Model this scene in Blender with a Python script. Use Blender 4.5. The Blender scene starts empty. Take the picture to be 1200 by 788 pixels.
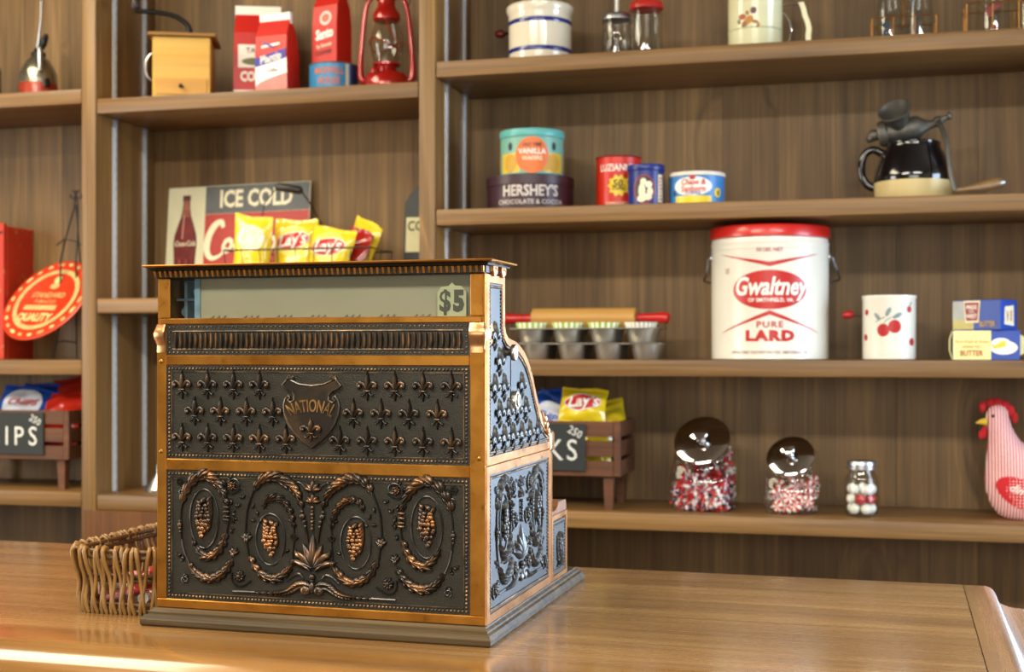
import bpy, bmesh, math, random
from mathutils import Vector, Matrix, Euler
random.seed(7)
sc = bpy.context.scene
COL = sc.collection
PI = math.pi
R = math.radians

# ------------------------------------------------------------------ camera
CAMZ = 1.307                                   # eye height; counter top is at 0.95
YAW = R(14.84)
F_PX = 1560.0
cam_d = bpy.data.cameras.new('camera')
cam_d.sensor_width = 36.0
cam_d.lens = F_PX / 1200 * 36
cam_d.shift_y = 18 / 1200
cam_d.clip_start = 0.05
cam_d.dof.use_dof = True
cam_d.dof.focus_distance = 1.66
cam_d.dof.aperture_fstop = 6.3
cam = bpy.data.objects.new('camera', cam_d)
cam.location = (0, 0, CAMZ)
cam.rotation_euler = (PI / 2, 0, YAW)
COL.objects.link(cam)
sc.camera = cam

# ------------------------------------------------------------------ world, lights, exposure
w = bpy.data.worlds.new('overcast_daylight')
sc.world = w
w.use_nodes = True
w.node_tree.nodes['Background'].inputs[0].default_value = (0.80, 0.90, 1.0, 1)
w.node_tree.nodes['Background'].inputs[1].default_value = 1.2

def area(name, loc, rot, sx, sy, power, color, spread=180):
    l = bpy.data.lights.new(name, 'AREA')
    l.shape = 'RECTANGLE'; l.size = sx; l.size_y = sy
    l.energy = power; l.color = color; l.spread = R(spread)
    o = bpy.data.objects.new(name, l)
    o.location = loc; o.rotation_euler = rot
    COL.objects.link(o)
    return o
# daylight entering through the shop windows: front (behind the camera), left wall, right wall, and the glazed door beside the shelving
area('window_daylight_front', (0.2, -2.72, 1.72), (R(90), 0, 0), 2.7, 1.5, 40, (1.0, 0.94, 0.84))
area('window_daylight_left', (-3.62, 1.0, 1.60), (R(90), 0, R(-90)), 1.3, 1.5, 40, (1.0, 0.93, 0.82))
area('window_daylight_right', (2.12, 2.25, 1.55), (R(90), 0, R(90)), 1.2, 1.3, 40, (0.62, 0.78, 1.0))
area('door_daylight', (1.25, 3.30, 1.12), (R(-90), 0, 0), 0.8, 1.75, 240, (0.52, 0.71, 1.0))
# fluorescent ceiling fittings
area('ceiling_fitting_light', (-2.25, 1.75, 2.76), (0, 0, 0), 0.95, 1.3, 40, (1.0, 0.87, 0.62))
area('ceiling_fitting_light', (-1.3, 0.1, 2.76), (0, 0, 0), 1.3, 0.34, 64, (1.0, 0.92, 0.78))
area('ceiling_fitting_light', (0.7, 0.1, 2.76), (0, 0, 0), 1.3, 0.34, 52, (1.0, 0.95, 0.86))

sc.view_settings.view_transform = 'Standard'
sc.view_settings.look = 'None'
sc.view_settings.exposure = 0.48
sc.view_settings.gamma = 1.0
sc.view_settings.use_curve_mapping = False

# ------------------------------------------------------------------ materials
def lin(h):
    if isinstance(h, str):
        h = h.lstrip('#')
        c = [int(h[i:i + 2], 16) / 255 for i in (0, 2, 4)]
        return tuple(((x + 0.055) / 1.055) ** 2.4 if x > 0.04045 else x / 12.92 for x in c) + (1,)
    return tuple(h) + (1,) if len(h) == 3 else h

MATS = {}
class NT:
    def __init__(s, name):
        s.m = bpy.data.materials.new(name); s.m.use_nodes = True
        s.t = s.m.node_tree; s.t.nodes.clear()
        s.out = s.n('ShaderNodeOutputMaterial')
    def n(s, typ, **kw):
        nd = s.t.nodes.new(typ)
        for k, v in kw.items():
            setattr(nd, k, v)
        return nd
    def l(s, a, b):
        s.t.links.new(a, b)
    def inp(s, nd, key, v):
        i = nd.inputs[key]
        if hasattr(v, 'is_output') or isinstance(v, bpy.types.NodeSocket):
            s.l(v, i)
        else:
            i.default_value = v
    def math(s, op, a, b=0.0, clamp=False):
        nd = s.n('ShaderNodeMath', operation=op); nd.use_clamp = clamp
        s.inp(nd, 0, a); s.inp(nd, 1, b)
        return nd.outputs[0]
    def mix(s, f, a, b, blend='MIX'):
        nd = s.n('ShaderNodeMix', data_type='RGBA', blend_type=blend)
        s.inp(nd, 0, f); s.inp(nd, 6, a); s.inp(nd, 7, b)
        return nd.outputs[2]
    def ramp(s, f, stops):
        nd = s.n('ShaderNodeValToRGB')
        e = nd.color_ramp.elements
        while len(e) < len(stops):
            e.new(0.5)
        for i, (p, c) in enumerate(stops):
            e[i].position = p
            e[i].color = lin(c) if not isinstance(c, (int, float)) else (c, c, c, 1)
        s.l(f, nd.inputs[0])
        return nd.outputs[0]
    def coords(s, scale=(1, 1, 1), rnd=True):
        tc = s.n('ShaderNodeTexCoord').outputs['Object']
        if rnd:
            r = s.n('ShaderNodeObjectInfo').outputs['Random']
            c = s.n('ShaderNodeCombineXYZ')
            for i, k in enumerate((37.0, 23.0, 51.0)):
                s.inp(c, i, s.math('MULTIPLY', r, k))
            a = s.n('ShaderNodeVectorMath', operation='ADD')
            s.l(tc, a.inputs[0]); s.l(c.outputs[0], a.inputs[1]); tc = a.outputs[0]
        m = s.n('ShaderNodeVectorMath', operation='MULTIPLY')
        s.l(tc, m.inputs[0]); m.inputs[1].default_value = scale
        return m.outputs[0]
    def noise(s, vec, scale=1, detail=3, rough=.55, dist=0):
        nd = s.n('ShaderNodeTexNoise')
        s.l(vec, nd.inputs['Vector'])
        nd.inputs['Scale'].default_value = scale; nd.inputs['Detail'].default_value = detail
        nd.inputs['Roughness'].default_value = rough; nd.inputs['Distortion'].default_value = dist
        return nd.outputs['Fac']
    def bsdf(s, color, rough=.5, metal=0., spec=.5, coat=0., bump=None, bstr=.1, bdist=.002, crough=.12):
        b = s.n('ShaderNodeBsdfPrincipled')
        s.inp(b, 'Base Color', color); s.inp(b, 'Roughness', rough); s.inp(b, 'Metallic', metal)
        b.inputs['Specular IOR Level'].default_value = spec
        b.inputs['Coat Weight'].default_value = coat
        b.inputs['Coat Roughness'].default_value = crough
        if bump is not None:
            bp = s.n('ShaderNodeBump')
            bp.inputs['Strength'].default_value = bstr; bp.inputs['Distance'].default_value = bdist
            s.l(bump, bp.inputs['Height']); s.l(bp.outputs[0], b.inputs['Normal'])
        s.l(b.outputs[0], s.out.inputs[0])
        return b

def M(name, color, rough=.5, metal=0., spec=.5, var=.06, vs=30., bump=0., coat=0.):
    """plain painted / printed / metal surface with slight procedural mottling"""
    if name in MATS:
        return MATS[name]
    t = NT(name)
    c = lin(color)
    n = t.noise(t.coords((1, 1, 1)), vs, 3)
    d = tuple(x * (1 - var * 2.2) for x in c[:3]) + (1,)
    l_ = tuple(min(1, x * (1 + var)) for x in c[:3]) + (1,)
    col = t.mix(n, d, l_)
    t.bsdf(col, rough, metal, spec, coat, n if bump else None, bump, .003)
    MATS[name] = t.m
    return t.m

def wood(name, dark, light, axis='x', rough=.4, knots=.6, fine=.35, spec=.4, coat=0., ring=1., bstr=.15, scale=1., face=None, tone=.22):
    """stained softwood: drawn-out growth rings, fine grain, knots with halos, board-to-board tone"""
    if name in MATS:
        return MATS[name]
    t = NT(name)
    ai = 'xyz'.index(axis)
    def sv(al, ac, flat_=False):
        v = [ac * scale] * 3; v[ai] = al * scale
        if flat_ and face: v['xyz'.index(face)] = 0.0
        return tuple(v)
    vo = t.n('ShaderNodeTexVoronoi')
    t.l(t.coords(sv(1.9, 4.6, True)), vo.inputs['Vector']); vo.inputs['Scale'].default_value = 1.0
    sep = t.n('ShaderNodeSeparateColor')
    t.l(vo.outputs['Color'], sep.inputs[0])
    gate = t.math('GREATER_THAN', sep.outputs[0], 1 - knots * .55)
    kd = vo.outputs['Distance']
    # grain bends round the knots
    near = t.math('MULTIPLY', t.ramp(kd, [(.0, 1.0), (.34, 0.0)]), gate)
    def bent(al, ac, amt):
        v = t.coords(sv(al, ac))
        a = t.n('ShaderNodeVectorMath', operation='ADD')
        t.l(v, a.inputs[0])
        c = t.n('ShaderNodeCombineXYZ')
        for i in range(3):
            if i != ai: t.inp(c, i, t.math('MULTIPLY', near, amt))
        t.l(c.outputs[0], a.inputs[1])
        return a.outputs[0]
    big = t.noise(bent(.8, 11 * ring, 1.6), 1, 4, .6, .9)
    mid = t.noise(bent(1.5, 42 * ring, 5.0), 1, 3, .55, .4)
    fin = t.noise(t.coords(sv(3, 170)), 1, 2, .5, 0)
    f = t.math('ADD', t.math('MULTIPLY', big, .62), t.math('MULTIPLY', mid, .38))
    col = t.ramp(f, [(.30, dark), (.5, tuple((a + b) / 2 for a, b in zip(lin(dark)[:3], lin(light)[:3]))), (.68, light)])
    g = t.ramp(fin, [(.3, 1 - fine), (.65, 1.0)])
    col = t.mix(1.0, col, g, 'MULTIPLY')
    rnd = t.n('ShaderNodeObjectInfo').outputs['Random']
    tn = t.math('ADD', t.math('MULTIPLY', rnd, tone), 1 - tone * .6)
    tc = t.n('ShaderNodeCombineXYZ')
    for i in range(3): t.inp(tc, i, tn)
    col = t.mix(1.0, col, tc.outputs[0], 'MULTIPLY')
    kc = tuple(x * .30 for x in lin(dark)[:3]) + (1,)
    km = t.ramp(kd, [(.035, 1.0), (.075, .75), (.10, .35), (.20, 0.0)])
    col = t.mix(t.math('MULTIPLY', t.math('MULTIPLY', km, gate), .85), col, kc)
    rr = t.math('ADD', t.math('MULTIPLY', fin, .16), rough - .08)
    t.bsdf(col, rr, 0, spec, coat, fin, bstr, .0015)
    MATS[name] = t.m
    return t.m

def glass(name, tint=(1, 1, 1), ior=1.45, rough=.02):
    if name in MATS:
        return MATS[name]
    t = NT(name)
    tr = t.n('ShaderNodeBsdfTransparent'); tr.inputs[0].default_value = tuple(tint) + (1,)
    gl = t.n('ShaderNodeBsdfGlossy'); gl.inputs['Roughness'].default_value = rough
    fr = t.n('ShaderNodeFresnel')
    bf = t.n('ShaderNodeNewGeometry').outputs['Backfacing']
    t.l(t.math('ADD', ior, t.math('MULTIPLY', bf, 1 / ior - ior)), fr.inputs[0])
    mx = t.n('ShaderNodeMixShader')
    t.l(fr.outputs[0], mx.inputs[0]); t.l(tr.outputs[0], mx.inputs[1]); t.l(gl.outputs[0], mx.inputs[2])
    t.l(mx.outputs[0], t.out.inputs[0])
    MATS[name] = t.m
    return t.m

def relief_mat(name, dark, hi, lo=.0012, top=.0055, rough=.42):
    """oxidised cast bronze, rubbed bright on its proud parts (height = -y of the part)"""
    t = NT(name)
    tc = t.n('ShaderNodeTexCoord').outputs['Object']
    sp = t.n('ShaderNodeSeparateXYZ'); t.l(tc, sp.inputs[0])
    h = t.math('MULTIPLY', sp.outputs[1], -1.0)
    n = t.noise(t.coords((1, 1, 1)), 130, 3)
    n2 = t.noise(t.coords((1, 1, 1)), 28, 2)
    f = t.math('DIVIDE', t.math('SUBTRACT', h, lo), top - lo, True)
    f = t.math('MULTIPLY', f, t.ramp(n2, [(.42, .12), (.60, 1.0)]))
    f = t.math('MULTIPLY', f, t.ramp(n, [(.3, .45), (.6, 1.0)]))
    col = t.mix(f, lin(dark), lin(hi))
    t.bsdf(col, rough, .8, .5, .5, n, .25, .0006, .34)
    MATS[name] = t.m
    return t.m

def stipple_mat(name, dark, rough=.5):
    t = NT(name)
    v = t.n('ShaderNodeTexVoronoi'); t.l(t.coords((1, 1, 1), False), v.inputs['Vector'])
    v.inputs['Scale'].default_value = 620
    n = t.noise(t.coords((1, 1, 1)), 25, 3)
    c = lin(dark)[:3]
    col = t.mix(n, tuple(x * .7 for x in c) + (1,), tuple(x * 1.35 for x in c) + (1,))
    t.bsdf(col, rough, .7, .4, .4, v.outputs['Distance'], .6, .0008, .36)
    MATS[name] = t.m
    return t.m

def brass_mat(name, c1, c2, rough=.36):
    t = NT(name)
    n = t.noise(t.coords((1, 1, 1)), 14, 5, .6, .4)
    n2 = t.noise(t.coords((1, 1, 1)), 90, 3)
    col = t.mix(t.ramp(n, [(.32, 0.0), (.58, 1.0)]), lin(c1), lin(c2))
    col = t.mix(t.ramp(n2, [(.26, .5), (.36, 0.0)]), col, tuple(x * .35 for x in lin(c1)[:3]) + (1,))
    t.bsdf(col, t.math('ADD', t.math('MULTIPLY', n2, .15), rough - .07), .9, .5, 0, n2, .05, .001)
    MATS[name] = t.m
    return t.m

def stripes_mat(name, c1, c2, axis, freq, rough=.8, duty=.5, bump=0):
    t = NT(name)
    tc = t.n('ShaderNodeTexCoord').outputs['Object']
    sp = t.n('ShaderNodeSeparateXYZ'); t.l(tc, sp.inputs[0])
    v = sp.outputs['xyz'.index(axis)]
    fr = t.math('FRACT', t.math('MULTIPLY', v, freq))
    f = t.math('GREATER_THAN', fr, duty)
    t.bsdf(t.mix(f, lin(c1), lin(c2)), rough)
    MATS[name] = t.m
    return t.m

def radial_mat(name, c1, c2, count, rough=.4, plane=(0, 1)):
    """alternating wedges round the part's own axis (peppermint, pleated liner)"""
    t = NT(name)
    tc = t.n('ShaderNodeTexCoord').outputs['Object']
    sp = t.n('ShaderNodeSeparateXYZ'); t.l(tc, sp.inputs[0])
    a = t.math('ARCTAN2', sp.outputs[plane[1]], sp.outputs[plane[0]])
    f = t.math('GREATER_THAN', t.math('FRACT', t.math('MULTIPLY', a, count / (2 * PI))), .5)
    t.bsdf(t.mix(f, lin(c1), lin(c2)), rough)
    MATS[name] = t.m
    return t.m

def dots_mat(name, c1, c2, scale, r):
    t = NT(name)
    v = t.n('ShaderNodeTexVoronoi'); t.l(t.coords((1, .2, 1), False), v.inputs['Vector'])
    v.inputs['Scale'].default_value = scale; v.inputs['Randomness'].default_value = .1
    t.bsdf(t.mix(t.math('LESS_THAN', v.outputs['Distance'], r), lin(c1), lin(c2)), .85)
    MATS[name] = t.m
    return t.m

# shelf joinery and counter
W_SHELF = wood('stained_pine_shelf', '#654626', '#9c7646', 'x', .42, .5, face='y')
W_POST = wood('stained_pine_upright', '#6b4c2a', '#a27c48', 'z', .42, .5, face='y')
W_BACK = wood('stained_pine_back', '#523c21', '#947347', 'z', .55, .62, .34, face='y', tone=.34)
W_KICK = wood('stained_pine_kick', '#563414', '#784a20', 'z', .42, .4, face='y')
W_TOP = wood('varnished_pine_counter', '#664626', '#9c7444', 'x', .26, .62, .14, .5, .35, .8, .03, face='z', tone=.14)
W_TOPEND = wood('varnished_pine_counter_end', '#664626', '#9a7344', 'y', .26, .2, .10, .5, .35, .55, .03, face='z', tone=.12)
W_EDGE = wood('varnished_pine_counter_edge', '#64421f', '#956b39', 'x', .20, .2, .12, .5, .5, .55, .02, face='z', tone=.1)
W_PLINTH = wood('weathered_plinth', '#1a140b', '#6b5636', 'x', .55, 0, .5, .22, 0, 3.2, .5, tone=0)
W_CRATE = wood('crate_wood', '#4f2f1c', '#74492d', 'x', .6, .2, .3)
W_GRIND = wood('grinder_box_wood', '#c8932f', '#e0b451', 'x', .4, 0, .12)
W_PIN = wood('rolling_pin_wood', '#b98740', '#d2a45c', 'x', .4, 0, .15)
BRASS = brass_mat('lacquered_brass', '#98611f', '#ba8034', .36)
COPPER = brass_mat('rubbed_copper', '#a06a3c', '#c79464', .3)
DARKB = relief_mat('oxidised_bronze_relief', '#211e18', '#9a6b3c', .0026, .0066, .34)
FLEURB = relief_mat('oxidised_bronze_fleur', '#231f19', '#86623c', .0032, .0066, .34)
SIDEB = relief_mat('oxidised_bronze_side_lit', '#3d3c38', '#6a6154', .0020, .0070, .56)  # cheek relief: same bronze made lighter, the daylight falling there put into its colour
BRIGHTB = relief_mat('rubbed_bronze_relief', '#2a2218', '#a56d37', .0018, .0064, .36)
LETTERB = relief_mat('rubbed_bronze_letters', '#4a3820', '#d9a25c', -.002, .0042, .32)
BEADM = relief_mat('oxidised_bronze_beads', '#292520', '#a88458', .0008, .0030)
PANELM = stipple_mat('oxidised_bronze_panel', '#2e2b23')
CHROME = M('polished_chrome', '#d8d8d8', .08, 1, var=.02)
ZINC = M('zinc_lid', '#b9bcc0', .32, 1, var=.05)
STEEL = M('galvanised_steel', '#b4b9bf', .3, 1, var=.08)
TIN = M('dull_tin', '#cbc7bc', .36, .85, var=.15, vs=40)
IRON = M('black_iron', '#1b1917', .45, .4, var=.1)
GLASS = glass('clear_glass', (.96, .97, .96))
PANE = glass('thin_window_glass', (.97, .98, .97))
BLACK = M('black_paint', '#161514', .4)
WHITE = M('white_print', '#f4f1e6', .45, var=.02)
CREAM = M('cream_print', '#ece5c4', .5, var=.04)
RED = M('red_print', '#cf2318', .38, var=.04)
DRED = M('dark_red_print', '#b0161a', .4, var=.05)
YEL = M('yellow_print', '#f0d030', .3, var=.04)
BLUE = M('blue_print', '#1c3fa8', .38, var=.04)

# ------------------------------------------------------------------ mesh helpers
class MB:
    def __init__(s):
        s.v = []; s.f = []; s.mi = []
    def add(s, vs, fs, mi=0, mat=None):
        o = len(s.v)
        if mat is not None:
            vs = [mat @ Vector(p) for p in vs]
        s.v += [tuple(p) for p in vs]
        s.f += [tuple(i + o for i in f) for f in fs]
        s.mi += [mi] * len(fs)
        return s
    def box(s, x0, x1, y0, y1, z0, z1, b=0, mi=0, mat=None, seg=1):
        if b <= 0:
            vs = [(x, y, z) for x in (x0, x1) for y in (y0, y1) for z in (z0, z1)]
            fs = [(0, 1, 3, 2), (4, 6, 7, 5), (0, 4, 5, 1), (2, 3, 7, 6), (0, 2, 6, 4), (1, 5, 7, 3)]
            return s.add(vs, fs, mi, mat)
        bm = bmesh.new()
        bmesh.ops.create_cube(bm, size=1)
        for v in bm.verts:
            v.co = Vector(((x0 + x1) / 2 + v.co.x * (x1 - x0), (y0 + y1) / 2 + v.co.y * (y1 - y0), (z0 + z1) / 2 + v.co.z * (z1 - z0)))
        bmesh.ops.bevel(bm, geom=bm.edges[:] , offset=b, segments=seg, affect='EDGES', profile=.5)
        return s.bm(bm, mi, mat)
    def bm(s, bm, mi=0, mat=None):
        bm.verts.ensure_lookup_table()
        for i, v in enumerate(bm.verts):
            v.index = i
        s.add([v.co.copy() for v in bm.verts], [[v.index for v in f.verts] for f in bm.faces], mi, mat)
        bm.free()
        return s
    def tube(s, pts, r, n=8, closed=False, mi=0, flat=1.0, caps=True):
        pts = [Vector(p) for p in pts]
        k = len(pts)
        rs = [r] * k if isinstance(r, (int, float)) else list(r)
        tg = []
        for i in range(k):
            a = pts[(i - 1) % k] if closed or i > 0 else pts[0]
            b = pts[(i + 1) % k] if closed or i < k - 1 else pts[-1]
            t = (b - a)
            tg.append(t.normalized() if t.length > 1e-9 else Vector((0, 0, 1)))
        up = Vector((0, 0, 1)) if abs(tg[0].z) < .9 else Vector((0, 1, 0))
        nrm = tg[0].cross(up).normalized()
        vs = []
        for i in range(k):
            nrm = (nrm - tg[i] * nrm.dot(tg[i]))
            nrm = nrm.normalized() if nrm.length > 1e-6 else tg[i].orthogonal().normalized()
            bi = tg[i].cross(nrm)
            for j in range(n):
                a = 2 * PI * j / n
                vs.append(pts[i] + nrm * math.cos(a) * rs[i] + bi * math.sin(a) * rs[i] * flat)
        fs = []
        for i in range(k if closed else k - 1):
            for j in range(n):
                a = i * n + j; b = i * n + (j + 1) % n
                c = ((i + 1) % k) * n + (j + 1) % n; d = ((i + 1) % k) * n + j
                fs.append((a, b, c, d))
        if caps and not closed:
            fs.append(tuple(reversed(range(n)))); fs.append(tuple(range((k - 1) * n, k * n)))
        return s.add(vs, fs, mi)
    def soft(s, pts, r, n=12, k=5, **kw):
        """tube along a smooth curve through the points"""
        P = [Vector(pts[0])] + [Vector(p) for p in pts] + [Vector(pts[-1])]
        rs = [r] * len(pts) if isinstance(r, (int, float)) else list(r)
        q, rr = [], []
        for i in range(1, len(P) - 2):
            for j in range(k):
                t = j / k
                a, b, c, d = P[i - 1], P[i], P[i + 1], P[i + 2]
                q.append(.5 * (2 * b + (c - a) * t + (2 * a - 5 * b + 4 * c - d) * t * t + (3 * b - a - 3 * c + d) * t ** 3))
                rr.append(rs[i - 1] + (rs[i] - rs[i - 1]) * t)
        q.append(P[-1]); rr.append(rs[-1])
        return s.tube(q, rr, n, **kw)
    def lathe(s, prof, n=32, mi=0, mat=None, a0=0, a1=2 * PI):
        full = abs(a1 - a0 - 2 * PI) < 1e-6
        m = n if full else n + 1
        vs = []; fs = []
        for (r, z) in prof:
            for j in range(m):
                a = a0 + (a1 - a0) * j / n
                vs.append((r * math.sin(a), -r * math.cos(a), z))
        for i in range(len(prof) - 1):
            for j in range(n):
                a = i * m + j; b = i * m + (j + 1) % m
                fs.append((a, b, b + m, a + m))
        if full:
            if prof[0][0] > 1e-5: fs.append(tuple(reversed(range(m))))
            if prof[-1][0] > 1e-5: fs.append(tuple(range((len(prof) - 1) * m, len(prof) * m)))
        return s.add(vs, fs, mi, mat)
    def prism(s, poly, y0, y1, mi=0, mat=None):
        """polygon (x, z) extruded from y0 (front) to y1"""
        n = len(poly)
        vs = [(x, y0, z) for x, z in poly] + [(x, y1, z) for x, z in poly]
        fs = [tuple(range(n)), tuple(reversed(range(n, 2 * n)))]
        for i in range(n):
            j = (i + 1) % n
            fs.append((i, i + n, j + n, j))
        return s.add(vs, fs, mi, mat)
    def ell(s, c, r, nu=10, nv=6, mi=0, mat=None):
        if isinstance(r, (int, float)): r = (r, r, r)
        vs = [(c[0], c[1], c[2] - r[2])]
        for i in range(1, nv):
            t = PI * i / nv - PI / 2
            for j in range(nu):
                a = 2 * PI * j / nu
                vs.append((c[0] + r[0] * math.cos(t) * math.cos(a), c[1] + r[1] * math.cos(t) * math.sin(a), c[2] + r[2] * math.sin(t)))
        vs.append((c[0], c[1], c[2] + r[2]))
        fs = []
        for j in range(nu):
            fs.append((0, 1 + (j + 1) % nu, 1 + j))
            for i in range(nv - 2):
                a = 1 + i * nu + j; b = 1 + i * nu + (j + 1) % nu
                fs.append((a, b, b + nu, a + nu))
            fs.append((1 + (nv - 2) * nu + j, 1 + (nv - 2) * nu + (j + 1) % nu, len(vs) - 1))
        return s.add(vs, fs, mi, mat)
    def loft(s, rings, caps=True, mi=0):
        n = len(rings[0]); vs = [p for r in rings for p in r]; fs = []
        for i in range(len(rings) - 1):
            for j in range(n):
                a = i * n + j; b = i * n + (j + 1) % n
                fs.append((a, b, b + n, a + n))
        if caps:
            fs.append(tuple(reversed(range(n)))); fs.append(tuple(range((len(rings) - 1) * n, len(rings) * n)))
        return s.add(vs, fs, mi)
    def mesh(s, name, mats, smooth=True, ang=38, fix=True):
        me = bpy.data.meshes.new(name)
        me.from_pydata(s.v, [], s.f)
        for m in (mats if isinstance(mats, (list, tuple)) else [mats]):
            me.materials.append(m)
        me.polygons.foreach_set('material_index', s.mi)
        if fix:
            bm = bmesh.new(); bm.from_mesh(me)
            bmesh.ops.recalc_face_normals(bm, faces=bm.faces[:])
            bm.to_mesh(me); bm.free()
        if smooth:
            me.shade_smooth(); me.set_sharp_from_angle(angle=R(ang))
        me.update()
        return me
    def build(s, name, mats, parent=None, smooth=True, ang=38, loc=None, rot=None, fix=True):
        return put(name, s.mesh(name, mats, smooth, ang, fix), parent, loc, rot)

def put(name, me, parent=None, loc=None, rot=None, scale=None):
    o = bpy.data.objects.new(name, me)
    COL.objects.link(o)
    if parent is not None: o.parent = parent
    if loc is not None: o.location = loc
    if rot is not None: o.rotation_euler = rot
    if scale is not None: o.scale = scale
    return o

def tag(o, label, cat, group=None):
    o['label'] = label; o['category'] = cat
    if group: o['group'] = group
    return o

def thing(name, label, cat, loc=(0, 0, 0), rz=0, group=None):
    o = bpy.data.objects.new(name, None)
    o.empty_display_size = .05
    COL.objects.link(o)
    o.location = loc; o.rotation_euler = (0, 0, rz)
    return tag(o, label, cat, group)

def struct(o):
    o['kind'] = 'structure'
    return o

def mat_tr(loc=(0, 0, 0), rot=(0, 0, 0)):
    return Matrix.Translation(loc) @ Euler(rot).to_matrix().to_4x4()

# --- flat print: lettering and shapes laid on a surface through a mapping (u, v) -> xyz
def text2d(body, size=.03, bold=0., shear=0., sx=1., align='CENTER', res=2, space=1.):
    cu = bpy.data.curves.new('lettering', 'FONT')
    cu.body = body; cu.size = size; cu.offset = bold; cu.shear = shear; cu.space_character = space
    cu.align_x = align; cu.align_y = 'CENTER'; cu.resolution_u = res
    ob = bpy.data.objects.new('lettering', cu)
    if size < .03: cu.offset = bold * .45
    me = bpy.data.meshes.new_from_object(ob)
    vs = [(v.co.x * sx, v.co.y) for v in me.vertices]
    fs = [tuple(p.vertices) for p in me.polygons]
    bpy.data.objects.remove(ob); bpy.data.curves.remove(cu); bpy.data.meshes.remove(me)
    return vs, fs

def fine2d(vf, cuts=2):
    """lettering split into small faces, so that it follows a curved surface"""
    bm = bmesh.new()
    vs = [bm.verts.new((x, y, 0)) for x, y in vf[0]]
    for f in vf[1]:
        try: bm.faces.new([vs[i] for i in f])
        except ValueError: pass
    bmesh.ops.triangulate(bm, faces=bm.faces[:])
    for _ in range(cuts):
        bmesh.ops.subdivide_edges(bm, edges=[e for e in bm.edges if e.calc_length() > .004], cuts=1)
        bmesh.ops.triangulate(bm, faces=[f for f in bm.faces if len(f.verts) > 3])
    bm.verts.ensure_lookup_table(); bm.verts.index_update()
    out = ([(v.co.x, v.co.y) for v in bm.verts], [tuple(v.index for v in f.verts) for f in bm.faces])
    bm.free()
    return out

def ell2d(a, b, rings=4, seg=28, cx=0, cy=0):
    vs = [(cx, cy)]; fs = []
    for i in range(1, rings + 1):
        for j in range(seg):
            t = 2 * PI * j / seg
            vs.append((cx + a * i / rings * math.cos(t), cy + b * i / rings * math.sin(t)))
    for j in range(seg):
        fs.append((0, 1 + j, 1 + (j + 1) % seg))
        for i in range(rings - 1):
            p = 1 + i * seg + j; q = 1 + i * seg + (j + 1) % seg
            fs.append((p, p + seg, q + seg, q))
    return vs, fs

def rect2d(x0, x1, y0, y1, nx=8, ny=1):
    vs = [(x0 + (x1 - x0) * i / nx, y0 + (y1 - y0) * j / ny) for j in range(ny + 1) for i in range(nx + 1)]
    fs = [(j * (nx + 1) + i, j * (nx + 1) + i + 1, (j + 1) * (nx + 1) + i + 1, (j + 1) * (nx + 1) + i) for j in range(ny) for i in range(nx)]
    return vs, fs

def strip2d(top, bot):
    n = len(top)
    return list(top) + list(bot), [(i, i + 1, n + i + 1, n + i) for i in range(n - 1)]

def poly2d(pts):
    return list(pts), [tuple(range(len(pts)))]

def shift2d(vf, dx, dy, rot=0.):
    c, s_ = math.cos(rot), math.sin(rot)
    return [(x * c - y * s_ + dx, x * s_ + y * c + dy) for x, y in vf[0]], vf[1]

def cyl(rad, z0=0., a0=0., eps=.0006):
    def f(u, v):
        a = a0 + u / rad
        return ((rad + eps) * math.sin(a), -(rad + eps) * math.cos(a), z0 + v)
    return f

def flat(x0=0., y=0., z0=0.):
    return lambda u, v: (x0 + u, y, z0 + v)

def decal(name, parent, vf, fn, mat, lift=0.):
    vs, fs = vf
    P = [Vector(fn(u, v)) for u, v in vs]
    me = bpy.data.meshes.new(name)
    me.from_pydata([tuple(p) for p in P], [], fs)
    me.materials.append(mat)
    me.update()
    return put(name, me, parent)

# ------------------------------------------------------------------ survey: a point of the shelf frame at depth y
CY, SY = math.cos(YAW), math.sin(YAW)
def X_at(px, y):
    a = (px - 600) / F_PX
    return y * (a * CY - SY) / (a * SY + CY)
def mpp(px, y):
    """metres per photograph pixel at that depth"""
    a = (px - 600) / F_PX
    return y / (a * SY + CY) / F_PX
def Z_at(px, py, y):
    return CAMZ + (412 - py) * mpp(px, y)

S1, S2, S3, S4 = CAMZ + .6865, CAMZ + .336, CAMZ - .019, CAMZ - .369     # right bay shelf tops
M1, M2, M3 = CAMZ + .642, CAMZ + .1345, CAMZ - .3645                     # middle bay
L1, L2, L3 = CAMZ + .670, CAMZ - .022, CAMZ - .360                       # left bay
YF, YB = 3.0, 3.29

# ================================================================== the room
RX0, RX1, RY0, RY1, RZ = -3.7, 2.2, -2.8, 3.36, 2.85
FLOORM = wood('floor_boards', '#3f2c1b', '#5c4229', 'y', .4, .3)
WALLM = M('tan_plaster', '#85775e', .85, var=.05, vs=3)
CEILM = wood('ceiling_boards', '#4a3826', '#6a5238', 'y', .6, .3)
struct(MB().box(RX0, RX1, RY0, RY1, -.05, 0).build('floor', FLOORM))
ceil_ = struct(MB().box(RX0, RX1, RY0, RY1, RZ, RZ + .05).build('ceiling', CEILM))
def wall(name, axis, pos, out, lo, hi, holes):
    """plaster wall along x or y with rectangular openings (a, b, z0, z1)"""
    m = MB()
    def bxx(a, b, z0, z1):
        p0, p1 = sorted((pos, pos + out))
        if b - a > .001 and z1 - z0 > .001:
            m.box(a, b, p0, p1, z0, z1) if axis == 'x' else m.box(p0, p1, a, b, z0, z1)
    x = lo
    for (a, b, z0, z1) in holes:
        bxx(x, a, 0, RZ); bxx(a, b, 0, z0); bxx(a, b, z1, RZ); x = b
    bxx(x, hi, 0, RZ)
    struct(m.build(name, WALLM, smooth=False))
wall('wall_back', 'x', RY1, .1, RX0, RX1, [(.78, 1.72, 0, 2.1)])
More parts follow.
